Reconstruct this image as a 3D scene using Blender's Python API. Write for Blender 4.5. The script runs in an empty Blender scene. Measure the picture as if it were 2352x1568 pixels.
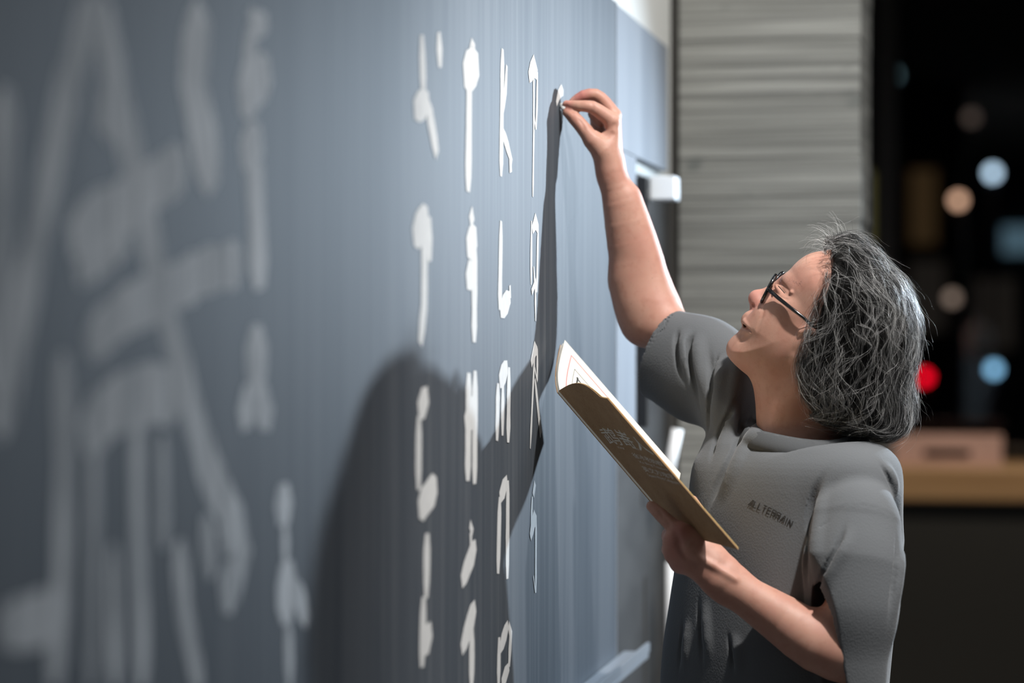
import bpy, bmesh, math, random
import numpy as np
from mathutils import Vector, Matrix
random.seed(7); np.random.seed(7)
SC = bpy.context.scene
COL = SC.collection

# ------------------------------------------------------------------ camera
IW, IH, FPX = 2352.0, 1568.0, 5553.0
CAM = np.array([0.717, 0.0, 1.5])
YAW = math.atan((2323 - IW / 2) / FPX)          # the board's vanishing point lies right of the frame centre
CR = np.array([math.cos(YAW), math.sin(YAW), 0.0])     # camera right
CF = np.array([-math.sin(YAW), math.cos(YAW), 0.0])    # camera forward
CU = np.array([0.0, 0.0, 1.0])
cam_d = bpy.data.cameras.new('camera'); cam = bpy.data.objects.new('camera', cam_d); COL.objects.link(cam)
cam.location = CAM; cam.rotation_euler = (math.pi / 2, 0, YAW)
cam_d.sensor_width = 36; cam_d.lens = FPX / IW * 36; cam_d.clip_end = 300; cam_d.clip_start = 0.05
cam_d.dof.use_dof = True; cam_d.dof.focus_distance = 3.66; cam_d.dof.aperture_fstop = 2.0
SC.camera = cam

# ------------------------------------------------------------------ world, lights, exposure
w = bpy.data.worlds.new('night'); SC.world = w; w.use_nodes = True
w.node_tree.nodes['Background'].inputs[0].default_value = (0.05, 0.075, 0.12, 1)
w.node_tree.nodes['Background'].inputs[1].default_value = 0.02
SC.view_settings.view_transform = 'Standard'; SC.view_settings.look = 'None'
SC.view_settings.exposure = 0.0; SC.view_settings.gamma = 1.0; SC.view_settings.use_curve_mapping = False
SC.cycles.use_denoising = True
SC.cycles.sample_clamp_indirect = 4.0

def spot(name, loc, target, power, color, size=60, blend=0.5, radius=0.05):
    d = bpy.data.lights.new(name, 'SPOT'); o = bpy.data.objects.new(name, d); COL.objects.link(o)
    o.location = loc; v = Vector(target) - Vector(loc)
    o.rotation_euler = v.to_track_quat('-Z', 'Y').to_euler()
    d.energy = power; d.color = color; d.spot_size = math.radians(size); d.spot_blend = blend; d.shadow_soft_size = radius
    return o
def area(name, loc, target, power, color, sx, sy):
    d = bpy.data.lights.new(name, 'AREA'); o = bpy.data.objects.new(name, d); COL.objects.link(o)
    o.location = loc; v = Vector(target) - Vector(loc)
    o.rotation_euler = v.to_track_quat('-Z', 'Y').to_euler()
    d.energy = power; d.color = color; d.shape = 'RECTANGLE'; d.size = sx; d.size_y = sy
    return o
# cool wash on the board from the far right: throws the man's shadow along the board
spot('board_spotlight', (1.5, 5.6, 2.06), (0.0, 4.14, 1.38), 350, (0.70, 0.85, 1.0), 67, 1.0, 0.03)
# ceiling spotlight on the camera side of the man
spot('ceiling_spotlight', (1.12, 2.88, 3.28), (0.40, 3.72, 1.45), 300, (1.0, 0.965, 0.93), 66, 0.7, 0.05)
spot('pillar_fill', (1.1, 3.7, 3.25), (0.2, 5.32, 1.75), 125, (1.0, 0.97, 0.92), 60, 0.8, 0.08)  # unseen spot added to brighten the pillar face
# unseen area light, added as soft ambient fill for the room
area('ceiling_fill', (1.6, 3.2, 3.15), (1.6, 3.2, 0), 40, (0.94, 0.97, 1.0), 1.2, 2.4)
spot('counter_fill', (0.8, 9.0, 3.1), (0.7, 10.3, 0.9), 190, (1.0, 0.85, 0.68), 60, 0.8, 0.1)  # unseen spot added to brighten the far counter

# ------------------------------------------------------------------ projection helpers (real positions from pixel + distance)
def P(px, py, d):                 # camera-frame point (right, up, forward)
    return np.array([(px - IW / 2) / FPX * d, (IH / 2 - py) / FPX * d, d])
def c2w(p):
    p = np.asarray(p, float).reshape(-1, 3)
    return CAM + p[:, :1] * CR + p[:, 1:2] * CU + p[:, 2:3] * CF
def PW(px, py, d): return c2w(P(px, py, d))[0]
def board_Yz(px, py):             # pixel -> (Y, z) on the board face x = 0
    k = (px - IW / 2) / FPX
    v = CF + CR * k
    t = -CAM[0] / v[0]
    return CAM[1] + v[1] * t, CAM[2] + (IH / 2 - py) / FPX * t
def board_scale(px):              # pixels per metre along the board
    return 1.0 / (board_Yz(px + .5, 0)[0] - board_Yz(px - .5, 0)[0])

# ------------------------------------------------------------------ materials
MATS = {}
def mat(name, color, rough=0.6, metal=0.0, spec=0.5, noise=None, bump=None, sss=0.0, sheen=0.0, coords='Object'):
    """noise = (scale(3), amount, color2)   bump = (scale(3), strength, distance)"""
    m = bpy.data.materials.new(name); m.use_nodes = True; nt = m.node_tree; b = nt.nodes['Principled BSDF']
    b.inputs['Base Color'].default_value = (*color, 1); b.inputs['Roughness'].default_value = rough
    b.inputs['Metallic'].default_value = metal; b.inputs['Specular IOR Level'].default_value = spec
    if sss: 
        b.inputs['Subsurface Weight'].default_value = sss; b.inputs['Subsurface Radius'].default_value = (0.012, 0.005, 0.003)
        b.inputs['Subsurface Scale'].default_value = 0.35
    if sheen: b.inputs['Sheen Weight'].default_value = sheen
    tc = nt.nodes.new('ShaderNodeTexCoord')
    def nz(scale, detail=5):
        mp = nt.nodes.new('ShaderNodeMapping'); mp.inputs['Scale'].default_value = scale
        nt.links.new(tc.outputs[coords], mp.inputs[0])
        n = nt.nodes.new('ShaderNodeTexNoise'); n.inputs['Scale'].default_value = 1; n.inputs['Detail'].default_value = detail
        nt.links.new(mp.outputs[0], n.inputs['Vector']); return n
    if noise:
        layers = noise if isinstance(noise, list) else [noise]
        prev = None
        for (scale, lo, hi, c2) in layers:
            n = nz(scale); r = nt.nodes.new('ShaderNodeValToRGB'); r.color_ramp.elements[0].position = lo; r.color_ramp.elements[1].position = hi
            nt.links.new(n.outputs[0], r.inputs[0])
            mx = nt.nodes.new('ShaderNodeMix'); mx.data_type = 'RGBA'
            nt.links.new(r.outputs[0], mx.inputs[0])
            if prev is None: mx.inputs[6].default_value = (*color, 1)
            else: nt.links.new(prev, mx.inputs[6])
            mx.inputs[7].default_value = (*c2, 1); prev = mx.outputs[2]
        nt.links.new(prev, b.inputs['Base Color'])
    if bump:
        n = nz(bump[0], 3); bp = nt.nodes.new('ShaderNodeBump'); bp.inputs['Strength'].default_value = bump[1]; bp.inputs['Distance'].default_value = bump[2]
        nt.links.new(n.outputs[0], bp.inputs['Height']); nt.links.new(bp.outputs[0], b.inputs['Normal'])
    MATS[name] = m; return m
def emis(name, color, strength):
    m = bpy.data.materials.new(name); m.use_nodes = True; nt = m.node_tree; b = nt.nodes['Principled BSDF']
    b.inputs['Base Color'].default_value = (*color, 1)
    b.inputs['Emission Color'].default_value = (*color, 1); b.inputs['Emission Strength'].default_value = strength
    MATS[name] = m; return m

# slate: dark blue-grey paint, wiped chalk dust in vertical streaks
mat('slate', (0.050, 0.062, 0.078), 0.62, spec=0.45, noise=[((1, 9, 0.7), .42, .72, (0.078, 0.090, 0.106)), ((1, 60, 1.2), .45, .75, (0.105, 0.118, 0.132)), ((1, 2.2, 1.6), .55, .8, (0.07, 0.080, 0.092))])
mat('slate_side', (0.20, 0.22, 0.25), 0.7, spec=0.3, noise=((1, 8, 1.0), .4, .7, (0.26, 0.28, 0.31)))
mat('chalk', (0.62, 0.62, 0.61), 0.95, spec=0.1, noise=((200, 200, 40), .5, .8, (0.5, 0.5, 0.5)))
mat('chalk_soft', (0.80, 0.82, 0.84), 0.95, spec=0.1, noise=((1, 30, 8), .45, .75, (0.66, 0.69, 0.72)))
mat('chalk_faint', (0.80, 0.82, 0.84), 0.95, spec=0.1, noise=((1, 30, 8), .4, .7, (0.62, 0.65, 0.68)))
for nm_, lo_, hi_, mn_, mxv in (('chalk_faint', .30, .62, .25, .85), ('chalk_soft', .30, .60, .45, .95)):     # dusty, half rubbed-off chalk
    nt = MATS[nm_].node_tree; tc_ = nt.nodes.new('ShaderNodeTexCoord'); mp_ = nt.nodes.new('ShaderNodeMapping'); mp_.inputs['Scale'].default_value = (1, 45, 6); nz_ = nt.nodes.new('ShaderNodeTexNoise'); nz_.inputs['Scale'].default_value = 1; nz_.inputs['Detail'].default_value = 4
    mr_ = nt.nodes.new('ShaderNodeMapRange'); mr_.inputs[1].default_value = lo_; mr_.inputs[2].default_value = hi_; mr_.inputs[3].default_value = mn_; mr_.inputs[4].default_value = mxv
    nt.links.new(tc_.outputs['Object'], mp_.inputs[0]); nt.links.new(mp_.outputs[0], nz_.inputs['Vector']); nt.links.new(nz_.outputs[0], mr_.inputs[0]); nt.links.new(mr_.outputs[0], nt.nodes['Principled BSDF'].inputs['Alpha'])
mat('black_metal', (0.008, 0.008, 0.009), 0.35)
mat('grey_metal', (0.33, 0.36, 0.40), 0.4, metal=0.4)
mat('pale_metal', (0.72, 0.76, 0.80), 0.35)
mat('dark_frame', (0.05, 0.05, 0.055), 0.5)
mat('mullion', (0.14, 0.15, 0.16), 0.5)
mat('plaster', (0.74, 0.74, 0.71), 0.9, bump=((30, 30, 30), .1, .002))
mat('concrete_dim', (0.062, 0.062, 0.063), 0.95, spec=.1, noise=((3, 3, 9), .4, .7, (0.085, 0.085, 0.085)))
mat('concrete', (0.295, 0.295, 0.272), 0.92, noise=[((1.6, 3, 30), .40, .66, (0.42, 0.42, 0.39)), ((1.0, 3, 95), .44, .60, (0.185, 0.185, 0.172)), ((.8, 3, 210), .5, .66, (0.33, 0.33, 0.31)), ((7, 7, 14), .64, .75, (0.16, 0.17, 0.16))], bump=((2.0, 5, 90), .9, .008))
mat('concrete_shade', (0.07, 0.066, 0.06), 0.95)
mat('floor_concrete', (0.22, 0.215, 0.21), 0.7, noise=((2, 2, 2), .4, .7, (0.27, 0.265, 0.26)))
mat('ceiling_paint', (0.25, 0.25, 0.25), 0.95)
mat('dark_wall', (0.05, 0.05, 0.052), 0.9)
mat('counter_wood', (0.42, 0.27, 0.14), 0.5, noise=((1, 12, 30), .4, .7, (0.32, 0.19, 0.09)))
mat('pink_wood', (0.55, 0.36, 0.32), 0.7, noise=((4, 8, 30), .4, .7, (0.45, 0.29, 0.25)))
mat('dark_panel', (0.02, 0.021, 0.02), 0.6)
mat('asphalt', (0.03, 0.03, 0.032), 0.9)
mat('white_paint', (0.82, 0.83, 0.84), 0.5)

# ------------------------------------------------------------------ object helpers
def tag(o, label=None, cat=None, group=None, kind=None):
    if label: o['label'] = label
    if cat: o['category'] = cat
    if group: o['group'] = group
    if kind: o['kind'] = kind
    return o
def mesh_obj(name, verts, faces, m, parent=None, smooth=False):
    me = bpy.data.meshes.new(name)
    if isinstance(faces, np.ndarray):
        nf, k = faces.shape
        me.vertices.add(len(verts)); me.vertices.foreach_set('co', np.asarray(verts, np.float32).ravel())
        me.loops.add(nf * k); me.loops.foreach_set('vertex_index', faces.astype(np.int32).ravel())
        me.polygons.add(nf); me.polygons.foreach_set('loop_start', np.arange(0, nf * k, k, dtype=np.int32))
        me.update(calc_edges=True); me.validate()
    else:
        me.from_pydata([tuple(map(float, v)) for v in verts], [], faces); me.update()
    if smooth: me.polygons.foreach_set('use_smooth', np.ones(len(me.polygons), bool))
    if m: me.materials.append(MATS[m] if isinstance(m, str) else m)
    o = bpy.data.objects.new(name, me); COL.objects.link(o)
    if parent is not None:
        o.parent = parent; o.matrix_parent_inverse = Matrix.Translation(parent.location).inverted() if parent.location.length else Matrix()
    return o
def empty(name, loc=(0, 0, 0)):
    o = bpy.data.objects.new(name, None); COL.objects.link(o); o.location = loc; o.empty_display_size = .1; return o
class MB:
    def __init__(s): s.v = []; s.f = []
    def box(s, x0, x1, y0, y1, z0, z1):
        b = len(s.v); s.v += [(x0, y0, z0), (x1, y0, z0), (x1, y1, z0), (x0, y1, z0), (x0, y0, z1), (x1, y0, z1), (x1, y1, z1), (x0, y1, z1)]
        s.f += [tuple(b + i for i in q) for q in ((3, 2, 1, 0), (4, 5, 6, 7), (0, 1, 5, 4), (1, 2, 6, 5), (2, 3, 7, 6), (3, 0, 4, 7))]; return s
    def tube(s, pts, rad, n=10, cap=True):
        pts = [np.asarray(p, float) for p in pts]; b = len(s.v)
        rr = rad if hasattr(rad, '__len__') else [rad] * len(pts)
        up = np.array([0.13, 0.31, 0.94])
        for i, p in enumerate(pts):
            t = pts[min(i + 1, len(pts) - 1)] - pts[max(i - 1, 0)]; t = t / (np.linalg.norm(t) + 1e-9)
            a = np.cross(t, up); a /= np.linalg.norm(a) + 1e-9; c = np.cross(t, a)
            for j in range(n):
                an = 2 * math.pi * j / n; s.v.append(tuple(p + rr[i] * (math.cos(an) * a + math.sin(an) * c)))
        for i in range(len(pts) - 1):
            for j in range(n):
                k = (j + 1) % n; s.f.append((b + i * n + j, b + i * n + k, b + (i + 1) * n + k, b + (i + 1) * n + j))
        if cap:
            s.f.append(tuple(b + j for j in range(n))[::-1]); s.f.append(tuple(b + (len(pts) - 1) * n + j for j in range(n)))
        return s
    def sphere(s, c, r, nu=12, nv=8):
        b = len(s.v); r = r if hasattr(r, '__len__') else (r, r, r)
        for i in range(nv + 1):
            th = math.pi * i / nv
            for j in range(nu):
                ph = 2 * math.pi * j / nu
                s.v.append((c[0] + r[0] * math.sin(th) * math.cos(ph), c[1] + r[1] * math.sin(th) * math.sin(ph), c[2] + r[2] * math.cos(th)))
        for i in range(nv):
            for j in range(nu):
                k = (j + 1) % nu; s.f.append((b + i * nu + j, b + (i + 1) * nu + j, b + (i + 1) * nu + k, b + i * nu + k))
        return s
    def build(s, name, m, parent=None, smooth=False, bevel=0):
        o = mesh_obj(name, s.v, s.f, m, parent, smooth)
        if bevel:
            md = o.modifiers.new('bevel', 'BEVEL'); md.width = bevel; md.segments = 2; md.limit_method = 'ANGLE'
        return o
def box(name, x0, x1, y0, y1, z0, z1, m, parent=None, bevel=0): return MB().box(x0, x1, y0, y1, z0, z1).build(name, m, parent, bevel=bevel)

#@@SETTING
# ------------------------------------------------------------------ the setting
Y_MAIN = board_Yz(1415, 0)[0]; Y_SIDE = board_Yz(1464, 0)[0]; Y_UP = board_Yz(1535, 0)[0]; TOPZ = 2.128
def struct(o): o['kind'] = 'structure'; return o
struct(box('floor', -1.2, 5.0, -2.5, 14.0, -0.1, 0.0, 'floor_concrete'))
struct(box('ceiling', -1.2, 5.0, -2.5, 11.6, 3.3, 3.4, 'ceiling_paint'))
wl = struct(box('wall_left', -0.40, -0.022, -2.5, 5.31, 1.84, 3.3, 'plaster'))
wl2 = struct(box('wall_left_lower', -0.40, -0.024, -2.5, 5.31, 0.0, 1.84, 'concrete_dim'))
struct(box('wall_right', 4.9, 5.0, -2.5, 11.6, 0, 3.3, 'dark_wall'))
struct(box('wall_front', -0.40, 5.0, -2.6, -2.5, 0, 3.3, 'dark_wall'))
# board-formed concrete pillar: every board imprint is a piece of its own
PY = 5.32; PX1 = 0.394
pil = struct(box('wall_pillar', -0.30, PX1 - .004, PY + .012, PY + .46, 0, 3.3, 'concrete_shade'))  # core coloured dark to paint the shade in the recess beside the wall
z = 0.0; i = 0
rnd = random.Random(3)
while z < 3.28:
    h = rnd.choice([.085, .1, .12, .14, .16]); h = min(h, 3.3 - z)
    off = rnd.uniform(-.0025, .0025)
    box('plank', -0.004 , PX1 + rnd.uniform(-.002, .002), PY + off, PY + .40, z + .0005, z + h - .0005, 'concrete', pil)
    z += h; i += 1

# window front at the far end of the room: mullions and panes
WY = 11.4
win = struct(box('window_1', -1.15, 5.0, WY - .04, WY + .06, 0.0, 0.12, 'mullion'))
for x in (-1.10, 0.147, 1.5, 2.9, 4.3): box('mullion', x - .046, x + .046, WY - .06, WY + .06, 0.12, 3.3, 'mullion', win)
gm = bpy.data.materials.new('pane_glass'); gm.use_nodes = True; nt = gm.node_tree; nt.nodes.clear()
out = nt.nodes.new('ShaderNodeOutputMaterial'); mx = nt.nodes.new('ShaderNodeMixShader'); tr = nt.nodes.new('ShaderNodeBsdfTransparent'); gl = nt.nodes.new('ShaderNodeBsdfGlossy')
gl.inputs['Roughness'].default_value = 0.02; mx.inputs[0].default_value = 0.05
nt.links.new(tr.outputs[0], mx.inputs[1]); nt.links.new(gl.outputs[0], mx.inputs[2]); nt.links.new(mx.outputs[0], out.inputs[0]); MATS['pane_glass'] = gm
xs = (-1.10, 0.147, 1.5, 2.9, 4.3, 5.0)
for a, b in zip(xs[:-1], xs[1:]): box('pane', a + .046, b - .046, WY - .004, WY + .004, 0.12, 3.3, 'pane_glass', win)

#@@BOARD
# ------------------------------------------------------------------ blackboard with its chalk writing
bb = empty('blackboard', (0, 2.4, 0)); tag(bb, 'large dark slate blackboard covered with white chalk calligraphy', 'blackboard')
box('board_face', -0.020, 0.0, -0.6, Y_MAIN, 0.86, TOPZ, 'slate', bb)
box('end_trim', -0.0205, 0.0015, Y_MAIN, Y_MAIN + .003, 0.86, TOPZ, 'grey_metal', bb)
tr_ = box('chalk_tray', 0.001, 0.05, -0.5, 4.50, 0.905, 0.918, 'grey_metal', bb, bevel=.003)
box('tray_lip', 0.046, 0.052, -0.5, 4.50, 0.918, 0.935, 'grey_metal', tr_)
sp = empty('notice_panel', (0, Y_MAIN + .2, 0)); tag(sp, 'pale blue-grey upright panel standing at the far end of the blackboard', 'panel')
box('lower_panel', -0.020, -0.002, Y_MAIN + .004, Y_SIDE, 1.322, 1.86, 'slate_side', sp)
box('upper_panel', -0.020, -0.002, Y_MAIN + .004, Y_UP, 1.862, TOPZ, 'slate_side', sp)
po = box('panel_post', -0.022, 0.018, Y_SIDE + .002, Y_SIDE + .03, 1.332, 1.822, 'black_metal'); tag(po, 'thin black upright post at the edge of the pale panel', 'post')
lb = empty('wall_box', (0.03, Y_SIDE + .06, 1.80)); tag(lb, 'small pale metal box fixed beside the top of the black post', 'box')
box('housing', 0.019, 0.070, Y_SIDE + .035, Y_SIDE + .10, 1.779, 1.826, 'pale_metal', lb, bevel=.003)
box('bracket', -0.019, 0.019, Y_SIDE + .04, Y_SIDE + .09, 1.785, 1.800, 'pale_metal', lb)

def ribbon(strokes, name, m, xoff=.0007):
    """strokes: list of (width in pixels across, [(px,py)...]) flat chalk marks lying on the board"""
    V = []; F = []
    for n, (wp, pts) in enumerate(strokes):
        q = [np.array(board_Yz(*p)) for p in pts]
        # resample
        res = [q[0]]; seg = []
        for a, b in zip(q[:-1], q[1:]):
            k = max(1, int(np.linalg.norm(b - a) / .02))
            for j in range(1, k + 1): res.append(a + (b - a) * j / k)
        hw = wp / board_scale(pts[len(pts) // 2][0]) / 2
        b0 = len(V)
        for i, p in enumerate(res):
            t = res[min(i + 1, len(res) - 1)] - res[max(i - 1, 0)]; t /= np.linalg.norm(t) + 1e-9
            nrm = np.array([-t[1], t[0]])
            e = 0.55 if i in (0, len(res) - 1) else 1.0
            ww = hw * e * (1 + random.uniform(-.10, .10))
            for s in (-1, 1):
                r = p + s * ww * nrm; V.append((xoff + n * .00006, r[0], r[1]))
        for i in range(len(res) - 1):
            F.append((b0 + 2 * i, b0 + 2 * i + 1, b0 + 2 * i + 3, b0 + 2 * i + 2))
    return mesh_obj(name, V, F, m, bb)
CH = [
 # column nearest the hand: P Q R S
 [(10,[(1214,178),(1225,151),(1233,172)]),(3.6,[(1225,158),(1225,300),(1223,452)]),(4,[(1233.5,165),(1232,250),(1230,297)]),(3,[(1225.5,262),(1229.5,297)])],
 [(4,[(1220,507),(1219,654)]),(8,[(1222,528),(1229,508),(1235,526)]),(4,[(1235,516),(1232,670)]),(3.5,[(1224.6,612),(1227,648),(1232,670)]),(6,[(1220,671),(1230,645)]),(3.5,[(1228,650),(1229,737)])],
 [(7,[(1219,836),(1228,800),(1233,806)]),(3.6,[(1227,810),(1220.5,950),(1217,1030)]),(4,[(1233,800),(1233,874)]),(3.4,[(1227,845),(1233,876)]),(4,[(1227.5,870),(1237,963),(1240,1004)]),(8,[(1237,963),(1241,998)])],
 [(8,[(1228,1108),(1224,1138)]),(4,[(1221.5,1140),(1219,1215)]),(8,[(1217,1234),(1226,1190),(1231,1196)]),(4.2,[(1230,1190),(1229.5,1361)]),(3,[(1223.7,1322),(1228.5,1360)])],
 [(5,[(1277,238),(1282,219),(1289,207),(1293,214)])],
 # K L M N and the next
 [(8,[(1153.5,112),(1150,405)]),(6.5,[(1163,150),(1160,207),(1150,271)]),(7,[(1152,297),(1165,338),(1175,373)]),(10,[(1171,366),(1172,396)])],
 [(8.5,[(1150,507),(1147,712)]),(11,[(1148,715),(1171,682)]),(6,[(1170,655),(1171,685)])],
 [(11,[(1146,876),(1165,841)]),(9,[(1143,880),(1140.5,1012)]),(8,[(1154,880),(1153,1000)]),(8.5,[(1168,843),(1166,1016)])],
 [(9,[(1147,1141),(1143,1317)]),(10,[(1147,1143),(1164,1102)]),(8,[(1165.5,1103),(1164,1329)])],
 [(8,[(1145.6,1463),(1144,1580)]),(8,[(1147,1492),(1166,1433)]),(7,[(1167,1433),(1172,1455),(1168,1530)]),(8,[(1168,1530),(1151,1568)])],
 # F G H I J
 [(16,[(1086,94),(1085,108)]),(9,[(1082,104),(1078,135)]),(20,[(1064,172),(1098,148)]),(13,[(1077,168),(1074,440)])],
 [(14,[(1086,488),(1079,512)]),(18,[(1071,568),(1094,543)]),(16,[(1070,646),(1086,619)]),(12,[(1089,560),(1088,786)])],
 [(13,[(1076,856),(1073.5,1104)]),(12,[(1090,851),(1089,1111)]),(16,[(1067,976),(1091,931)])],
 [(15,[(1083,1203),(1080,1222)]),(9,[(1080,1222),(1081,1255)]),(13,[(1092,1250),(1059,1336)])],
 [(14,[(1091,1390),(1059,1492)]),(12,[(1083,1441),(1082,1580)])],
 # A B C D E
 [(12,[(1007,74),(1010,155)])],
 [(13,[(968,80),(972,223)]),(17,[(950,252),(984,231)]),(14,[(981,236),(1003,356)])],
 [(20,[(948,544),(983,496)]),(14,[(975,505),(973,705),(964,790)]),(12,[(985,498),(986,600)])],
 [(18,[(960,945),(982,906)]),(13,[(961,955),(960,1125)]),(17,[(960,1170),(1002,1113)])],
 [(14,[(980,1224),(978,1374)]),(15,[(972,1370),(968,1532)]),(17,[(990,1444),(969,1492)])],
]
for st in CH: ribbon(st, 'chalk_character', 'chalk')
BIG = [
 [(22,[(574,20),(580,60),(612,50)]),(30,[(576,64),(570,205)]),(36,[(546,230),(618,160)])],
 [(36,[(552,356),(600,320)]),(40,[(580,345),(587,490),(594,665)])],
 [(44,[(588,745),(588,850),(584,915)]),(34,[(550,966),(584,905),(622,964)])],
 [(40,[(650,1110),(650,1205)]),(16,[(652,1195),(655,1300)]),(42,[(656,1290),(658,1430)]),(20,[(676,1340),(704,1430)]),(16,[(660,1420),(664,1580)])],
 [(58,[(466,20),(446,120),(440,192),(470,332),(488,437)]),(36,[(452,190),(444,340)])],
]
for st in BIG: ribbon(st, 'chalk_character', 'chalk_soft')
ART = [
 (52,[(212,-10),(140,262),(87,525),(35,787),(-10,1000)]),(46,[(222,-10),(280,262),(324,472),(376,700),(429,910),(481,1085),(560,1242)]),
 (48,[(160,552),(230,506),(297,464),(425,374)]),(36,[(176,632),(235,585),(292,548)]),(40,[(196,795),(280,717),(385,668),(472,621),(556,604)]),(48,[(188,1005),(262,930),(350,901),(410,915)]),
 (34,[(226,300),(232,230),(262,330)]),(40,[(140,812),(149,1050),(140,1312),(122,1580)]),(34,[(312,925),(315,1225),(324,1580)]),(30,[(408,1240),(420,1400),(458,1580)]),
 (44,[(505,1180),(556,1260),(535,1330),(505,1370)]),(30,[(470,1180),(480,1330)]),(54,[(6,200),(0,600),(-14,900)]),(26,[(215,1010),(212,1300),(208,1580)]),(50,[(150,1400),(60,1430),(-10,1440)]),(30,[(255,1250),(262,1580)]),(26,[(370,1000),(372,1260)])]
ribbon(ART, 'chalk_drawing', 'chalk_faint', .0004)

#@@SDF
# ------------------------------------------------------------------ implicit-surface modelling (camera-frame metres), meshed with sparse surface nets
def cone(a, b, ra, rb):
    a = np.asarray(a, np.float32); b = np.asarray(b, np.float32); ab = b - a; L2 = np.float32(ab @ ab + 1e-10); ra = np.float32(ra); rb = np.float32(rb)
    def f(p):
        q = p - a; h = q @ ab; t = np.clip(h / L2, 0, 1)
        return np.sqrt(np.maximum(np.einsum('ij,ij->i', q, q) - t * (2 * h - t * L2), 0)) - (ra + (rb - ra) * t)
    return f, (a + b) / 2, math.sqrt(L2) / 2 + max(ra, rb)
def fcone(a, b, ra, rb, n, flat):
    """cone flattened along axis n by factor flat (<1 thin)"""
    a = np.asarray(a, np.float32); b = np.asarray(b, np.float32); ab = b - a; L2 = np.float32(ab @ ab + 1e-10); n = np.asarray(n, float); n = (n / np.linalg.norm(n)).astype(np.float32)
    ra = np.float32(ra); rb = np.float32(rb); g2 = np.float32(1 / flat ** 2 - 1); sc_ = np.float32(.5 + .5 * flat)
    def f(p):
        q = p - a; t = np.clip((q @ ab) / L2, 0, 1)
        q = q - t[:, None] * ab; h = q @ n
        return (np.sqrt(np.einsum('ij,ij->i', q, q) + h * h * g2) - (ra + (rb - ra) * t)) * sc_
    return f, (a + b) / 2, math.sqrt(L2) / 2 + max(ra, rb)
def ell(c, r, B=None):
    c = np.asarray(c, float); r = np.asarray(r, float)
    def f(p):
        q = p - c
        if B is not None: q = q @ np.asarray(B).T
        k0 = np.linalg.norm(q / r, axis=1); k1 = np.linalg.norm(q / (r * r), axis=1)
        return np.where(k1 > 1e-9, k0 * (k0 - 1) / (k1 + 1e-9), -r.min())
    return f, c, float(r.max())
def sdpoly(poly):
    V = np.asarray(poly, float)
    def f(p):
        d = np.full(len(p), 1e9); s = np.ones(len(p))
        for i in range(len(V)):
            a = V[i]; b = V[i - 1]; e = b - a; wv = p - a
            t = np.clip((wv @ e) / (e @ e), 0, 1); q = wv - t[:, None] * e
            d = np.minimum(d, (q * q).sum(1))
            c1 = p[:, 1] >= a[1]; c2 = p[:, 1] < b[1]; c3 = e[0] * wv[:, 1] > e[1] * wv[:, 0]
            s = np.where((c1 & c2 & c3) | (~c1 & ~c2 & ~c3), -s, s)
        return s * np.sqrt(d)
    return f
def gridded(fn, lo, hi, step=.0006):
    nx = int((hi[0] - lo[0]) / step) + 2; ny = int((hi[1] - lo[1]) / step) + 2
    X, Y = np.meshgrid(lo[0] + np.arange(nx) * step, lo[1] + np.arange(ny) * step, indexing='ij')
    g = fn(np.stack([X.ravel(), Y.ravel()], 1)).reshape(nx, ny)
    def f(p):
        x = np.clip((p[:, 0] - lo[0]) / step, 0, nx - 1.001); y = np.clip((p[:, 1] - lo[1]) / step, 0, ny - 1.001); i = x.astype(int); j = y.astype(int); u = x - i; v = y - j
        return (g[i, j] * (1 - u) + g[i + 1, j] * u) * (1 - v) + (g[i, j + 1] * (1 - u) + g[i + 1, j + 1] * u) * v
    return f
def poly(pts, rad, flat=None):
    """one round tube through points, radius per point"""
    pr = [fcone(a, b, ra, rb, flat[0], flat[1]) if flat else cone(a, b, ra, rb) for a, b, ra, rb in zip(pts[:-1], pts[1:], rad[:-1], rad[1:])]
    def f(p):
        v = pr[0][0](p)
        for q in pr[1:]: v = np.minimum(v, q[0](p))
        return v
    c = np.mean(pts, 0); return f, c, max(np.linalg.norm(q - c) + r for q, r in zip(pts, rad))
def crom(q, n):
    q = np.asarray(q, float); e = np.concatenate([[2 * q[0] - q[1]], q, [2 * q[-1] - q[-2]]]); out = []
    for i in range(1, len(e) - 2):
        for j in range(n):
            t = j / n; p0, p1, p2, p3 = e[i - 1], e[i], e[i + 1], e[i + 2]
            out.append(.5 * (2 * p1 + (p2 - p0) * t + (2 * p0 - 5 * p1 + 4 * p2 - p3) * t * t + (3 * p1 - p0 - 3 * p2 + p3) * t ** 3))
    out.append(q[-1]); return np.array(out)
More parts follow.
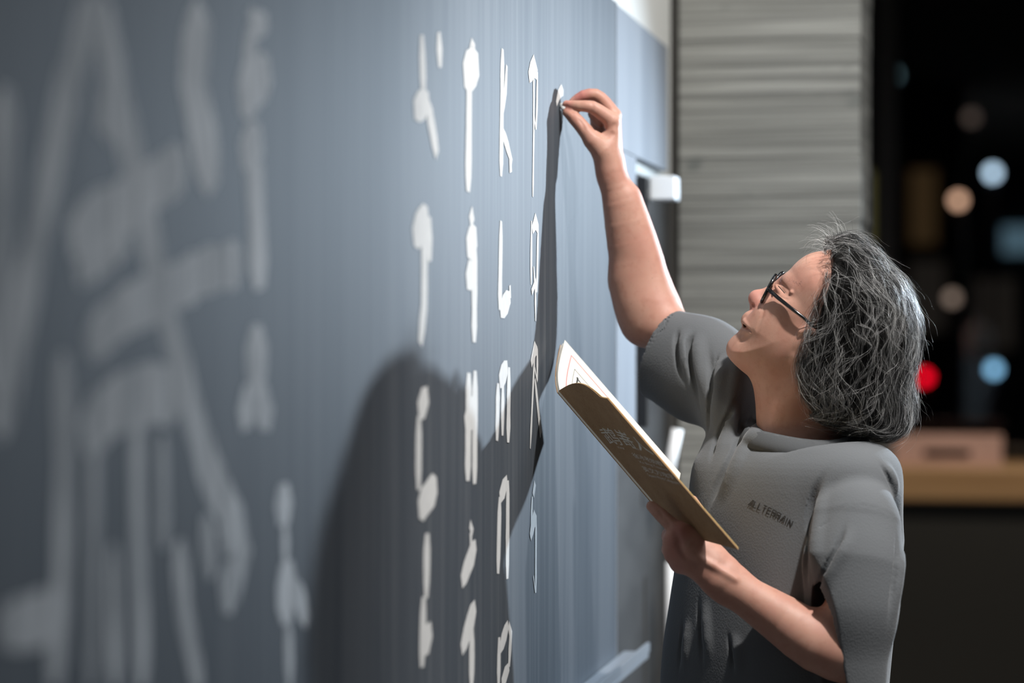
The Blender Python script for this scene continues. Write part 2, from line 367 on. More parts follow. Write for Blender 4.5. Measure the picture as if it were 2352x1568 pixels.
class Field:
    def __init__(s): s.ops = []
    def add(s, prim, k=0.01, mode='u'): s.ops.append((prim[0], prim[1], prim[2], k, mode)); return s
    @staticmethod
    def comb(a, b, k, mode):
        if mode == 'u':
            h = np.maximum(k - np.abs(a - b), 0) / k; return np.minimum(a, b) - h * h * k * .25
        if mode == 's': b = -b
        h = np.maximum(k - np.abs(a - b), 0) / k; return np.maximum(a, b) + h * h * k * .25      # 's' and 'i'
    def eval(s, p):
        v = np.full(len(p), 0.3)
        for fn, c, R, k, m in s.ops: v = s.comb(v, fn(p), k, m)
        return v
    def blocks(s, BC, pts, brad):
        nb, M, _ = pts.shape; v = np.full((nb, M), 0.3, np.float32)
        for fn, c, R, k, m in s.ops:
            if m == 'i': v = s.comb(v, fn(pts.reshape(-1, 3)).reshape(nb, M), k, m); continue
            ok = np.linalg.norm(BC - c, axis=1) < R + brad + k + .012
            if ok.any(): v[ok] = s.comb(v[ok], fn(pts[ok].reshape(-1, 3)).reshape(-1, M), k, m)
        return v
    def grad(s, p, e=.0015):
        g = np.zeros_like(p)
        for i in range(3):
            o = np.zeros(3); o[i] = e; g[:, i] = s.eval(p + o) - s.eval(p - o)
        return g / (np.linalg.norm(g, axis=1)[:, None] + 1e-12)
    def surf(s, px, py, d0=3.2, d1=4.4):
        """first hit of the sight lines through the pixels"""
        px = np.asarray(px, float); py = np.asarray(py, float)
        ray = np.stack([(px - IW / 2) / FPX, (IH / 2 - py) / FPX, np.ones_like(px)], 1); t = np.full(len(px), d0)
        for _ in range(48):
            v = s.eval(ray * t[:, None]); t = np.minimum(t + np.clip(v * .85, -.01, .12), d1)
        return ray * t[:, None]
    def mesh(s, lo, hi, vox):
        lo = np.asarray(lo, float); hi = np.asarray(hi, float); NB = 8; S = NB * vox
        n1 = np.ceil((hi - lo) / (S * 4)).astype(int)
        g = np.stack(np.meshgrid(*[np.arange(n) for n in n1], indexing='ij'), -1).reshape(-1, 3)
        c = lo + (g + .5) * S * 4
        v = s.blocks(c, c[:, None, :], S * 4)[:, 0]; g = g[np.abs(v) < S * 4 * 1.4]
        sub = np.stack(np.meshgrid(*[np.arange(4)] * 3, indexing='ij'), -1).reshape(-1, 3)
        g = (g[:, None, :] * 4 + sub[None]).reshape(-1, 3); c = lo + (g + .5) * S
        v = s.blocks(c, c[:, None, :], S * 1.2)[:, 0]; ok = np.abs(v) < S * 1.5; g = g[ok]; c = c[ok]
        loc = np.stack(np.meshgrid(*[np.arange(NB + 1)] * 3, indexing='ij'), -1).reshape(-1, 3)
        V = np.empty((len(g), NB + 1, NB + 1, NB + 1), np.float32)
        for i in range(0, len(g), 1500):
            pts = (lo + (g[i:i + 1500, None, :] * NB + loc[None]) * vox).astype(np.float32)
            V[i:i + 1500] = s.blocks(c[i:i + 1500], pts, S).reshape(-1, NB + 1, NB + 1, NB + 1)
        sg = V < 0
        DIM = (n1 * 4 * NB + 4).astype(np.int64)
        key = lambda q: (q[:, 0] * DIM[1] + q[:, 1]) * DIM[2] + q[:, 2]
        corners = [(a, b, d) for a in (0, 1) for b in (0, 1) for d in (0, 1)]
        cnt = sum(sg[:, a:a + NB, b:b + NB, d:d + NB].astype(np.int8) for a, b, d in corners)
        bi, i0, j0, k0 = np.nonzero((cnt > 0) & (cnt < 8))
        cell = g[bi] * NB + np.stack([i0, j0, k0], 1); acc = np.zeros((len(bi), 3)); num = np.zeros(len(bi))
        for ia, ca in enumerate(corners):
            for ib in range(ia + 1, 8):
                cb = corners[ib]
                if sum(abs(x - y) for x, y in zip(ca, cb)) != 1: continue
                va = V[bi, i0 + ca[0], j0 + ca[1], k0 + ca[2]]; vb = V[bi, i0 + cb[0], j0 + cb[1], k0 + cb[2]]
                x = (va < 0) != (vb < 0); t = np.where(x, va / np.where(x, va - vb, 1), 0)
                pa = np.array(ca, float); pb = np.array(cb, float)
                acc += np.where(x[:, None], pa + t[:, None] * (pb - pa), 0); num += x
        pos = lo + (cell + acc / num[:, None]) * vox
        kk = key(cell.astype(np.int64)); od = np.argsort(kk); ks = kk[od]
        faces = []
        for ax in range(3):
            o = [0, 0, 0]; o[ax] = 1
            A = sg[:, :NB, :NB, :NB]; Bq = sg[:, o[0]:o[0] + NB, o[1]:o[1] + NB, o[2]:o[2] + NB]
            b2, x, y, zq = np.nonzero(A != Bq)
            if not len(b2): continue
            base = (g[b2] * NB + np.stack([x, y, zq], 1)).astype(np.int64); ins = A[b2, x, y, zq]
            u = np.zeros(3, np.int64); u[(ax + 1) % 3] = 1; w_ = np.zeros(3, np.int64); w_[(ax + 2) % 3] = 1
            ids = []; good = np.ones(len(base), bool)
            for d in (-u - w_, -w_, np.zeros(3, np.int64), -u):
                q = base + d; good &= (q >= 0).all(1); kq = key(np.maximum(q, 0)); ix = np.searchsorted(ks, kq); ix = np.minimum(ix, len(ks) - 1)
                good &= ks[ix] == kq; ids.append(od[ix])
            f = np.stack(ids, 1); f[~ins] = f[~ins][:, ::-1]; faces.append(f[good])
        return pos, np.concatenate(faces)
def chain(F, pts, k=.01, mode='u', flat=None, sc=None):
    """pts: (px, py, d, radius in pixels at that distance)"""
    if len(pts) > 2: pts = crom(pts, 2)
    F.add(poly([P(a, b, d) for a, b, d, r in pts], [r * d / FPX for a, b, d, r in pts], flat), k, mode)
def flip(f): return f[:, ::-1]

#@@PERSON
# ------------------------------------------------------------------ the man
DH = 3.68
HO = P(1850, 760, DH)
_ew = HO / np.linalg.norm(HO); _ex = np.array([1.0, 0, 0]); _ex -= _ew * (_ex @ _ew); _ex /= np.linalg.norm(_ex); _ey = np.cross(_ew, _ex); _ey = -_ey if _ey[1] < 0 else _ey
HL = _ew + .15 * _ex + .09 * _ey; HL /= np.linalg.norm(HL)          # the head's left-to-right axis, almost along the sight line
HX = _ex - HL * (_ex @ HL); HX /= np.linalg.norm(HX); HY = np.cross(HL, HX); HY = -HY if HY[1] < 0 else HY
def H(px, py, w=0.0):                                                # pixel on the head's mid plane, then moved w metres sideways
    r = P(px, py, 1.0); t = (HO @ HL) / (r @ HL); return r * t + HL * w
def hxy(px, py): q = H(px, py) - HO; return (q @ HX, q @ HY)
SPX = DH / FPX                                                       # metres per pixel at the head
def hloc(p): q = p - HO; return np.stack([q @ HX, q @ HY], 1), q @ HL
FACE = [(1850,587),(1875,578),(1925,573),(1975,590),(2022,628),(2052,685),(2062,745),(2052,805),(2022,858),(1985,895),(1920,915),(1830,890),(1770,862),(1715,842),(1695,832),(1683,822),(1675,812),(1673,800),(1677,789),(1687,778),(1694,771),(1699,764),(1704,756),(1708,750),(1708,744),(1706,736),(1711,727),(1720,718),(1733,711),(1748,692),(1768,674),(1786,659),(1797,650),(1804,637),(1814,621),(1829,603)]
def smooth_poly(pts, n=3):
    q = np.array(pts, float); out = []
    for i in range(len(q)):
        p0, p1, p2, p3 = q[i - 1], q[i], q[(i + 1) % len(q)], q[(i + 2) % len(q)]
        m = n if np.linalg.norm(p2 - p1) > 22 else 1
        for j in range(m):
            t = j / m; out.append(.5 * (2 * p1 + (p2 - p0) * t + (2 * p0 - 5 * p1 + 4 * p2 - p3) * t * t + (3 * p1 - p0 - 3 * p2 + p3) * t ** 3))
    return out
_fp = gridded(sdpoly([hxy(*p) for p in smooth_poly(FACE, 4)]), (-.22, -.26), (.24, .20))
def headshape(p):
    xy, wv = hloc(p); d2 = _fp(xy)
    ax = np.array(hxy(1690, 800)); bx = np.array(hxy(1900, 640)); t = np.clip(((xy - ax) @ (bx - ax)) / ((bx - ax) @ (bx - ax)), 0, 1)
    R = .070 + .012 * t; W = .060 + .018 * t
    q = np.maximum(0, 1 + d2 / R); pp = np.abs(wv) / W
    return (np.sqrt(q ** 2.2 + pp ** 2.2 + 1e-9) - 1) * .058 if False else ((q ** 2.2 + pp ** 2.2 + 1e-9) ** (1 / 2.2) - 1) * .058
head = Field()
head.add((headshape, HO, .20), .01)
def hs(F, px, py, wv, rpx, k=.006, mode='u'):
    F.add(ell(H(px, py, wv), [rpx * SPX] * 3), k, mode)
def hc(F, pts, k=.006, mode='u'):
    if len(pts) > 2: pts = crom(pts, 3)
    F.add(poly([H(*a[:3]) for a in pts], [a[3] * SPX for a in pts]), k, mode)
HB = np.stack([HX, HY, HL])
def he(F, px, py, wv, r3, ang=0, k=.006, mode='u'):      # ellipsoid: radii px along face axes rotated by ang (deg, image plane), third in metres*... px too
    c, s_ = math.cos(math.radians(ang)), math.sin(math.radians(ang))
    B = np.stack([HX * c + HY * s_, -HX * s_ + HY * c, HL]); F.add(ell(H(px, py, wv), np.array(r3) * SPX, B), k, mode)
# neck
hc(head, [(1880,830,0,92),(1858,930,0,98),(1854,1030,0,92)], .03)
hc(head, [(1772,806,0,58),(1804,885,0,70),(1820,1000,0,74),(1826,1030,0,60)], .03)          # throat
hc(head, [(1850,880,-.050,14),(1795,1000,-.034,12)], .03)                   # neck muscle
# chin, jaw, cheeks, brow
hs(head, 1700, 799, 0, 25, .014)
for sd in (-1, 1):
    hc(head, [(1728,808,sd*.018,22),(1790,812,sd*.036,30),(1850,790,sd*.046,32)], .03)
    he(head, 1786, 750, sd*.036, (46, 54, 34), 35, .022)                     # cheek
    he(head, 1820, 704, sd*.048, (32, 20, 20), -30, .02)                     # cheek bone
    hc(head, [(1810,642,sd*.008,9),(1820,646,sd*.03,11),(1842,662,sd*.046,10)], .014)   # brow
    hs(head, 1783, 662, sd*.032, 11, .012, 's')                              # eye socket
    hs(head, 1807, 672, sd*.031, 17, .006)                                   # eyeball under the lids
    hc(head, [(1788,654,sd*.020,4),(1793,657,sd*.032,5.5),(1806,668,sd*.045,4)], .005)
    hc(head, [(1783,667,sd*.020,3.5),(1788,671,sd*.032,4.5),(1801,678,sd*.044,4)], .005)
    he(head, 1741, 697, sd*.0120, (13, 10, 8), 40, .006)                     # nostril wing
    he(head, 1724, 728, sd*.012, (15, 12, 13), 30, .010)                     # upper lip mound
# nose
hc(head, [(1794,650,0,9),(1768,668,0,11.5),(1742,682,0,14)], .012)
hs(head, 1736, 685, 0, 16.5, .010)
he(head, 1731, 704, 0, (9, 5, 5), 60, .008)
# lips, open mouth, nostrils, lids and creases placed on the skin of the near side and mirrored
def on(F, pts, depth, k, mode, rpx, mirror=False, r2=None):
    pts = crom(pts, 3); q = F.surf(pts[:, 0], pts[:, 1], 3.35); n = F.grad(q); q = q + n * depth
    m = len(q); rr_ = [((rpx if r2 is None else rpx + (r2 - rpx) * i / (m - 1)) * SPX) * (1 if r2 is not None else (.3 + .7 * min(1, 3 * min(i, m - 1 - i) / m))) for i in range(m)]
    if mirror: q2 = q - 2 * ((q - HO) @ HL)[:, None] * HL; F.add(poly(list(q2[::-1]) + list(q), rr_[::-1] + rr_), k, mode)
    else: F.add(poly(list(q), rr_), k, mode)
on(head, [(1709,737),(1713,743),(1719,751),(1725,760)], -.0010, .004, 'u', 5.0, True, 2.0)        # upper lip
on(head, [(1704,759),(1709,761),(1716,763),(1724,764)], -.0010, .004, 'u', 6.0, True, 2.2)        # lower lip
on(head, [(1708,748),(1712,751),(1717,755),(1724,762)], -.0012, .0012, 's', 5.2, True, 2.2)       # parted mouth
on(head, [(1727,697),(1729,701),(1732,706)], -.0006, .0012, 's', 3.4)
on(head, [(1754,692),(1753,702),(1747,711)], .0008, .003, 's', 2.2)
on(head, [(1755,709),(1749,730),(1738,758)], .0010, .004, 's', 2.0)
on(head, [(1720,768),(1709,779),(1699,784)], .0012, .005, 's', 2.0)
on(head, [(1786,655),(1794,663),(1803,673)], -.0002, .0015, 's', 1.8)
on(head, [(1793,648),(1801,656),(1812,668)], .0004, .003, 's', 1.5)
on(head, [(1782,672),(1793,682),(1808,688)], .0006, .003, 's', 1.4)
q = head.surf([1818, 1822], [671, 676]); head.add(ell(q[0], [.0028] * 3), .003)
# ear (mostly under the hair)
he(head, 1868, 775, -.073, (20, 34, 9), -20, .008); hs(head, 1846, 812, -.071, 9, .01); hc(head, [(1858,752,-.078,5),(1884,745,-.080,6),(1892,778,-.080,6),(1872,806,-.077,5)], .006)
he(head, 1868, 775, .073, (20, 34, 9), -20, .008)

# raised right arm and hand with the chalk
ra = Field()
d0 = 3.915
chain(ra, [(1652,868,3.835,36),(1575,797,3.885,50),(1492,705,3.95,56)], .03)                       # upper arm
chain(ra, [(1492,705,3.95,56),(1466,640,3.945,56),(1446,560,3.94,52),(1424,470,3.93,40),(1404,398,3.925,29)], .03)
chain(ra, [(1500,690,3.93,40),(1490,600,3.93,30),(1448,450,3.925,18)], .03)
chain(ra, [(1440,650,3.945,30),(1478,745,3.94,44)], .04)                                         # elbow side
chain(ra, [(1404,398,3.925,29),(1402,372,3.93,28)], .02)
# palm: metacarpals fanned in depth
MC = [((1406,277),3.915,17),((1409,265),3.937,18),((1406,274),3.958,17),((1400,287),3.977,15)]
for (m, d, r), (wx, wd) in zip(MC, [(1398,3.920),(1402,3.930),(1403,3.940),(1402,3.950)]):
    chain(ra, [(wx,380,wd,20),((m[0]+wx)/2+2,328,(d+wd)/2,20),(m[0],m[1]+3,d,r)], .014)
chain(ra, [(1400,372,3.922,24),(1382,345,3.912,26),(1362,322,3.906,21)], .016)                   # thumb base
chain(ra, [(1362,322,3.906,20),(1336,290,3.905,16.5),(1318,270,3.908,15.5),(1303,258,3.912,11)], .006)
hand_fingers = [
 [(1406,277,3.915,18),(1385,262,3.910,16.5),(1360,246,3.905,14.5),(1330,243,3.906,12.5),(1301,239,3.912,9)],
 [(1409,263,3.937,17),(1390,236,3.935,15),(1368,217,3.932,13.5),(1340,220,3.932,13),(1317,233,3.936,10)],
 [(1406,273,3.958,16),(1385,248,3.958,14),(1366,235,3.958,13),(1362,262,3.955,12),(1378,285,3.952,10)],
 [(1400,287,3.977,14),(1382,268,3.978,12.5),(1368,262,3.978,11.5),(1366,284,3.974,10.5),(1380,302,3.970,9)]]
for fg in hand_fingers: chain(ra, fg, .005)
for a, b, d in ((1392,290,.0),(1396,297,0),(1390,284,0)):
    pass
on(ra, [(1358,292),(1375,300),(1398,296),(1410,286)], .0012, .006, 's', 1.6)
on(ra, [(1362,300),(1382,309),(1402,304)], .0012, .006, 's', 1.5)
on(ra, [(1372,309),(1390,315),(1408,308)], .0012, .006, 's', 1.3)
on(ra, [(1331,276),(1338,285),(1342,296)], .001, .005, 's', 1.3)
on(ra, [(1360,235),(1362,244),(1358,254)], .001, .005, 's', 1.2)
def nail(F, c, r3, nrm, along):
    n = np.asarray(nrm, float); n /= np.linalg.norm(n); a = np.asarray(along, float); a -= n * (a @ n); a /= np.linalg.norm(a)
    F.add(ell(c, np.array(r3) * SPX, np.stack([a, np.cross(n, a), n])), .0012)
q = ra.surf([1309, 1305], [264, 236]); g = ra.grad(q)
nail(ra, q[0] - g[0] * .0004, (8, 6, 2.2), g[0], P(1303,258,3.912) - P(1318,270,3.908))
nail(ra, q[1] - g[1] * .0004, (7, 5, 2.0), g[1], P(1301,239,3.912) - P(1330,243,3.906))

# left arm and the hand under the book
la = Field()
chain(la, [(1972,1150,3.56,46),(1960,1320,3.505,58),(1946,1500,3.477,56)], .03)
chain(la, [(1946,1500,3.477,60),(1880,1478,3.483,66),(1800,1425,3.50,58),(1722,1374,3.50,47),(1662,1332,3.50,42)], .03)
HN = np.array([.1, .25, -1.0])
chain(la, [(1668,1335,3.50,44),(1628,1295,3.50,52),(1592,1262,3.505,52)], .02, flat=(HN, .62))
LM = [((1563,1222),3.502,22),((1549,1243),3.505,24),((1550,1268),3.51,24),((1562,1294),3.515,21)]
for (m, d, r) in LM: chain(la, [(1630,1295,3.505,28),(m[0],m[1],d,r)], .014)
lfing = [
 [(1563,1222,3.502,22),(1540,1203,3.507,17),(1516,1180,3.515,15.5),(1496,1162,3.522,12)],
 [(1549,1243,3.505,23),(1536,1232,3.530,17),(1540,1222,3.560,15),(1566,1218,3.575,12)],
 [(1550,1268,3.510,23),(1536,1262,3.535,17),(1542,1250,3.566,15),(1570,1244,3.580,12)],
 [(1562,1294,3.515,20),(1552,1290,3.538,15),(1558,1278,3.562,13),(1580,1270,3.575,10)]]
for fg in lfing: chain(la, fg, .006)
chain(la, [(1640,1300,3.52,30),(1622,1240,3.55,24),(1610,1190,3.585,18),(1590,1150,3.60,13)], .012)   # thumb on the pages
on(la, [(1551,1222),(1560,1240),(1566,1256)], .001, .008, 's', 1.6)
on(la, [(1556,1252),(1566,1268),(1576,1280)], .001, .008, 's', 1.4)
on(la, [(1512,1170),(1520,1180),(1524,1194)], .001, .005, 's', 1.2)
on(la, [(1530,1190),(1536,1202),(1538,1212)], .001, .005, 's', 1.2)
on(la, [(1690,1330),(1640,1300),(1585,1270)], -.0005, .01, 'u', 3.0)

# trunk and legs: under the clothes, down to the floor
SHR = P(1690,880,3.80); SHL = P(1978,1112,3.565)
def Wc(x, y, z): v = np.array([x, y, z]) - CAM; return np.array([v @ CR, v @ CU, v @ CF])
body = Field()
CLV = P(1824, 1120, 3.70); body.add(cone(P(1668, 1000, 3.78), CLV, .02, .04), .03); body.add(cone(CLV, SHL + np.array([0, -.02, 0]), .04, .034), .03)
NB_ = P(1840, 1010, 3.68); PEL = P(1772, 1568, 3.69); PEL[1] = .92 - 1.5
body.add(cone(P(1816,1150,3.70), P(1792,1350,3.69), .066, .08), .03)
body.add(cone(P(1792,1350,3.69), PEL, .08, .10), .03)
body.add(cone(NB_ + np.array([0, -.055, 0]), P(1820,1130,3.70), .03, .06), .03)
A_ = SHL - SHR; A_[1] = 0; A_ /= np.linalg.norm(A_); FACING = np.array([-abs(A_[2]), 0, -abs(A_[0])]); FACING /= np.linalg.norm(FACING)
feet = []
for sgn in (-1, 1):
    hip = PEL + A_ * sgn * .09; kn = hip + np.array([0, -.42, 0]) + FACING * .01; an = np.array([hip[0], .08 - 1.5, hip[2]]) - FACING * .01
    body.add(cone(hip, kn, .075, .05), .04); body.add(cone(kn, an, .05, .034), .03)
    body.add(fcone(an + np.array([0, -.03, 0]), an + FACING * .14 + np.array([0, -.05, 0]), .036, .03, (0, 1, 0), .7), .03); feet.append(an)

parts = []
def bb_of(F, pad=.02):
    lo = np.min([o[1] - o[2] for o in F.ops if o[4] == 'u'], 0); hi = np.max([o[1] + o[2] for o in F.ops if o[4] == 'u'], 0); return lo - pad, hi + pad
import time as _t
t0 = _t.time()
allv = []; allf = []; off = 0
for F, vx in ((head, .0017), (ra, .0017), (la, .0017), (body, .006)):
    v, f = F.mesh(*bb_of(F), vx); allv.append(v); allf.append(f + off); off += len(v)
BV = np.concatenate(allv); BF = np.concatenate(allf)
print('body', len(BV), len(BF), _t.time() - t0)
pw = c2w(PEL)[0]
person = empty('person', (pw[0], pw[1], 0)); tag(person, 'man with long grey hair in grey t-shirt writing on the blackboard with raised arm', 'person')
def skin_mat():
    m = mat('skin', (0.52, 0.29, 0.215), 0.52, spec=0.4, sss=0.25, noise=[((20, 20, 20), .38, .70, (0.48, 0.235, 0.175)), ((75, 75, 75), .52, .80, (0.44, 0.215, 0.155)), ((240, 240, 240), .64, .80, (0.36, 0.19, 0.135))], bump=((900, 900, 900), .16, .0008))
    return m
skin_mat()
person_body = mesh_obj('body', c2w(BV), BF, 'skin', person, True)
tint = np.zeros(len(BV))
def redden(c, r, a): global tint; d_ = np.linalg.norm(BV - c, axis=1) / r; tint = np.maximum(tint, a * np.clip(1.6 * (1 - d_), 0, 1))
for w_ in (-.012, 0, .012): redden(H(1711, 739, w_), .007, .6); redden(H(1705, 760, w_), .008, .9)
redden(H(1732, 688, 0), .028, .55); redden(H(1742, 700, -.012), .016, .5)
redden(P(1335, 222, 3.93), .02, .8); redden(P(1306, 242, 3.91), .014, .6); redden(P(1350, 214, 3.932), .014, .6)
for m_ in LM: redden(P(m_[0][0], m_[0][1], m_[1] - .012), .02, .45)
at = person_body.data.color_attributes.new('flush', 'FLOAT_COLOR', 'POINT'); buf = np.ones((len(BV), 4), np.float32); buf[:, :3] = tint[:, None]; at.data.foreach_set('color', buf.ravel())
nt = MATS['skin'].node_tree; b_ = nt.nodes['Principled BSDF']; src_ = b_.inputs['Base Color'].links[0].from_socket
vc = nt.nodes.new('ShaderNodeVertexColor'); vc.layer_name = 'flush'; mx_ = nt.nodes.new('ShaderNodeMix'); mx_.data_type = 'RGBA'; mx_.inputs[7].default_value = (0.46, 0.16, 0.14, 1)
nt.links.new(vc.outputs[0], mx_.inputs[0]); nt.links.new(src_, mx_.inputs[6]); nt.links.new(mx_.outputs[2], b_.inputs['Base Color'])

#@@SHIRT
# ------------------------------------------------------------------ grey t-shirt
shirt = Field()
SEC = [(990,1844,3.68,.072,.074),(1004,1840,3.68,.090,.080),(1028,1830,3.68,.130,.092),(1080,1815,3.685,.162,.112),(1200,1796,3.69,.172,.122),(1400,1778,3.69,.184,.130),(1568,1770,3.69,.196,.134),(1900,1768,3.69,.205,.135)]
SEC = [tuple(x) for x in crom(SEC, 5)]
_su = np.array([P(0, s[0], s[2])[1] for s in SEC])[::-1]; _sr = np.array([P(s[1], 0, s[2])[0] for s in SEC])[::-1]; _sd = np.array([s[2] for s in SEC])[::-1]
_sa = np.array([s[3] for s in SEC])[::-1]; _sb = np.array([s[4] for s in SEC])[::-1]
HEM_U = .80 - 1.5
def torso(p):
    u = p[:, 1]; cr = np.interp(u, _su, _sr); cd = np.interp(u, _su, _sd); a_ = np.interp(u, _su, _sa); b_ = np.interp(u, _su, _sb)
    x = (p[:, 0] - cr) * A_[0] + (p[:, 2] - cd) * A_[2]; y = (p[:, 0] - cr) * FACING[0] + (p[:, 2] - cd) * FACING[2]
    v = ((np.abs(x) / a_) ** 2.3 + (np.abs(y) / b_) ** 2.3) ** (1 / 2.3) - 1
    v = v * np.minimum(a_, b_) * .9
    return np.maximum(np.maximum(v, u - (_su[-1] + .0)), HEM_U - u)
shirt.add((torso, P(1785, 1450, 3.69), .52), .02)
chain(shirt, [(1705,905,3.79,80),(1838,1030,3.69,46),(1975,1112,3.57,74)], .06)               # shoulder yoke
chain(shirt, [(1690,960,3.76,62),(1690,1060,3.74,62)], .06)
chain(shirt, [(2006,1085,3.60,52),(2018,1240,3.64,58),(1998,1400,3.66,60),(1962,1640,3.66,60)], .03)
# right sleeve
def unit(v): return v / np.linalg.norm(v)
def cutcone(pts, n0, nrm, flat):
    q = [(P(a, b, d), r * d / FPX) for a, b, d, r in pts]; fs = [fcone(a, b, x, y, flat[0], flat[1]) for (a, x), (b, y) in zip(q[:-1], q[1:])]
    def f(p):
        v = fs[0][0](p)
        for g_ in fs[1:]:
            w_ = g_[0](p); h = np.maximum(.03 - np.abs(v - w_), 0) / .03; v = np.minimum(v, w_) - h * h * .03 * .25
        return np.maximum(v, (p - n0) @ nrm)
    c = np.mean([x[0] for x in q], 0); R = max(np.linalg.norm(x[0] - c) + x[1] for x in q); return f, c, R
ha, hb = P(1560,712,3.905), P(1485,915,3.925)
ax = unit(P(1492,705,3.95) - SHR); t_ = unit(hb - ha); n_r = unit(ax - t_ * (ax @ t_)); n_r = unit(n_r + np.array([0, 0, -.10])); FLR = unit(np.cross(n_r, t_))
hemc = (ha + hb) / 2
shirt.add(cutcone([(1712,895,3.79,104),(1610,850,3.86,112),(1440,778,3.97,104)], hemc, n_r, (FLR, .68)), .045)
# left sleeve
n_l = unit(np.array([-.88, -.14, -.36])); hem_l = P(1868,1475,3.508); FLL = np.array([.25, 0, 1.0])
shirt.add(cutcone([(1970,1130,3.55,70),(1966,1205,3.515,90),(1957,1300,3.49,102),(1952,1400,3.478,98),(1946,1600,3.472,88)], hem_l, n_l, (FLL, .74)), .007)
# collar
NC = P(1846, 992, 3.68); ring = []
for i in range(33):
    an = 2 * math.pi * i / 32
    e = FACING * math.cos(an) * .086 + A_ * math.sin(an) * .081
    h_ = -.010 * math.cos(an) - .010 * math.sin(an) + .006 * math.cos(2 * an)
    ring.append(NC + e + np.array([0, h_, 0]))
def ringpart(r, du, F, k, mode, grow=0.0):
    F.add(poly([NC + (a - NC) * (1 + grow) + np.array([0, du, 0]) for a in ring], [r] * len(ring)), k, mode)
def neckhole(p):
    q = p - NC; f_ = q @ FACING; a_ = q @ A_; rad = np.sqrt((f_ / .104) ** 2 + (a_ / .108) ** 2)
    return np.maximum((rad - 1) * .09, (-.010 * f_ / .086 - .012 * a_ / .081 - .009) - q[:, 1])
shirt.add((neckhole, NC + np.array([0, .05, 0]), .16), .012, 's')
ringpart(.0075, 0, shirt, .003, 'u')
ringpart(.0072, -.0075, shirt, .006, 'u', .05)
RI = [ # ridges
 ([(1570,729),(1547,790),(1534,850)], 5), ([(1604,758),(1592,795),(1590,860),(1600,920)], 7), ([(1646,794),(1636,835),(1628,900),(1624,960)], 8),
 ([(1724,940),(1684,1016),(1650,1074),(1630,1130)], 8), ([(1700,985),(1664,1064),(1640,1130)], 6), ([(1662,826),(1651,865),(1640,930)], 7),
 ([(1905,1060),(1874,1130),(1852,1230),(1846,1310)], 9), ([(1946,1162),(1931,1235),(1894,1310),(1864,1378)], 10), ([(1982,1265),(1970,1360),(1960,1450)], 6),
 ([(2014,1178),(2046,1243),(2049,1318),(2040,1411)], 7), ([(1600,1370),(1602,1460),(1604,1568)], 7), ([(1566,1400),(1552,1480),(1546,1568)], 6), ([(1690,1470),(1700,1530),(1702,1568)], 6),
 ([(1735,1010),(1716,1090),(1712,1160)], 6)]
GR = [ # grooves
 ([(1566,826),(1596,901),(1620,985)], 8), ([(1623,786),(1622,843),(1617,950)], 6), ([(1580,785),(1584,861),(1604,944)], 6), ([(1642,828),(1637,865),(1631,930)], 5),
 ([(1735,905),(1700,975),(1665,1039),(1634,1102)], 9), ([(1740,950),(1708,1010),(1677,1067),(1642,1148)], 8), ([(1684,860),(1668,907),(1644,987)], 6),
 ([(1890,1080),(1868,1140),(1858,1243),(1852,1330)], 9), ([(1915,1212),(1897,1275),(1873,1325)], 10), ([(2058,1195),(2060,1280),(2048,1370)], 8), ([(2012,1050),(2040,1095),(2054,1150)], 5),
 ([(1614,1380),(1616,1460),(1618,1568)], 6), ([(1578,1410),(1570,1490),(1566,1568)], 6), ([(1660,1440),(1672,1500),(1676,1568)], 7), ([(1810,1300),(1830,1340),(1850,1380)], 7)]
SEAM = [(1856,1239),(1885,1212),(1912,1190),(1935,1166),(1950,1157),(1980,1159),(2010,1164),(2030,1171),(2046,1181)]
CREASE = [([(1741,931),(1688,1026),(1649,1105),(1618,1194)],8), ([(1727,970),(1693,1020),(1671,1071),(1637,1155)],6), ([(1712,880),(1671,959),(1640,1020),(1628,1082)],6), ([(1629,786),(1632,858),(1626,959),(1627,1010)],6),
      ([(1596,756),(1582,795),(1593,875),(1613,960)],7), ([(1560,745),(1553,780),(1558,836),(1581,905)],6), ([(1652,805),(1640,847),(1635,925)],5), ([(1912,1060),(1873,1127),(1857,1205),(1850,1306),(1861,1375)],9),
      ([(1948,1176),(1925,1250),(1887,1323),(1866,1372)],7), ([(2056,1194),(2060,1278),(2050,1362),(2036,1474)],6), ([(1604,1351),(1607,1446),(1615,1564)],7), ([(1570,1400),(1562,1480),(1556,1568)],6), ([(1668,1440),(1680,1500),(1684,1568)],6), ([(2012,1052),(2040,1095),(2056,1150)],5)]
jobs = []
for i_, (p_, r) in enumerate(CREASE):
    m_ = 1.55 if i_ < 7 else 1.15
    jobs.append(([(a + 1.7 * r * m_ + 2, b) for a, b in p_], -.52 * 1.6 * r * m_ * SPX, .010, 'u', r * 1.6 * m_))
for i_, (p_, r) in enumerate(CREASE):
    m_ = 1.55 if i_ < 7 else 1.15
    jobs.append((p_, -.35 * r * m_ * SPX, .003, 's', r * m_ * .85))
jobs.append((SEAM, .0003, .0015, 's', 1.5))
dense = [crom(j[0], 5) for j in jobs]; flat_ = np.concatenate(dense); q = shirt.surf(flat_[:, 0], flat_[:, 1], 3.35); g_ = shirt.grad(q, .004); o0 = 0
for (p_, depth, k, mode, r), dn in zip(jobs, dense):
    n = len(dn); tp = np.array([min(1, 2.6 * min(i, n - 1 - i) / n) for i in range(n)]) if r > 2 else np.ones(n); tp = tp * tp * (3 - 2 * tp)
    sg_ = 1 if mode == 's' else -1; dep = depth + sg_ * (1 - tp) * (r * SPX * .9 + .002 + k * .8)
    qq = q[o0:o0 + n] + g_[o0:o0 + n] * dep[:, None]; o0 += n
    shirt.add(poly(list(qq), [r * SPX] * n), k, mode)
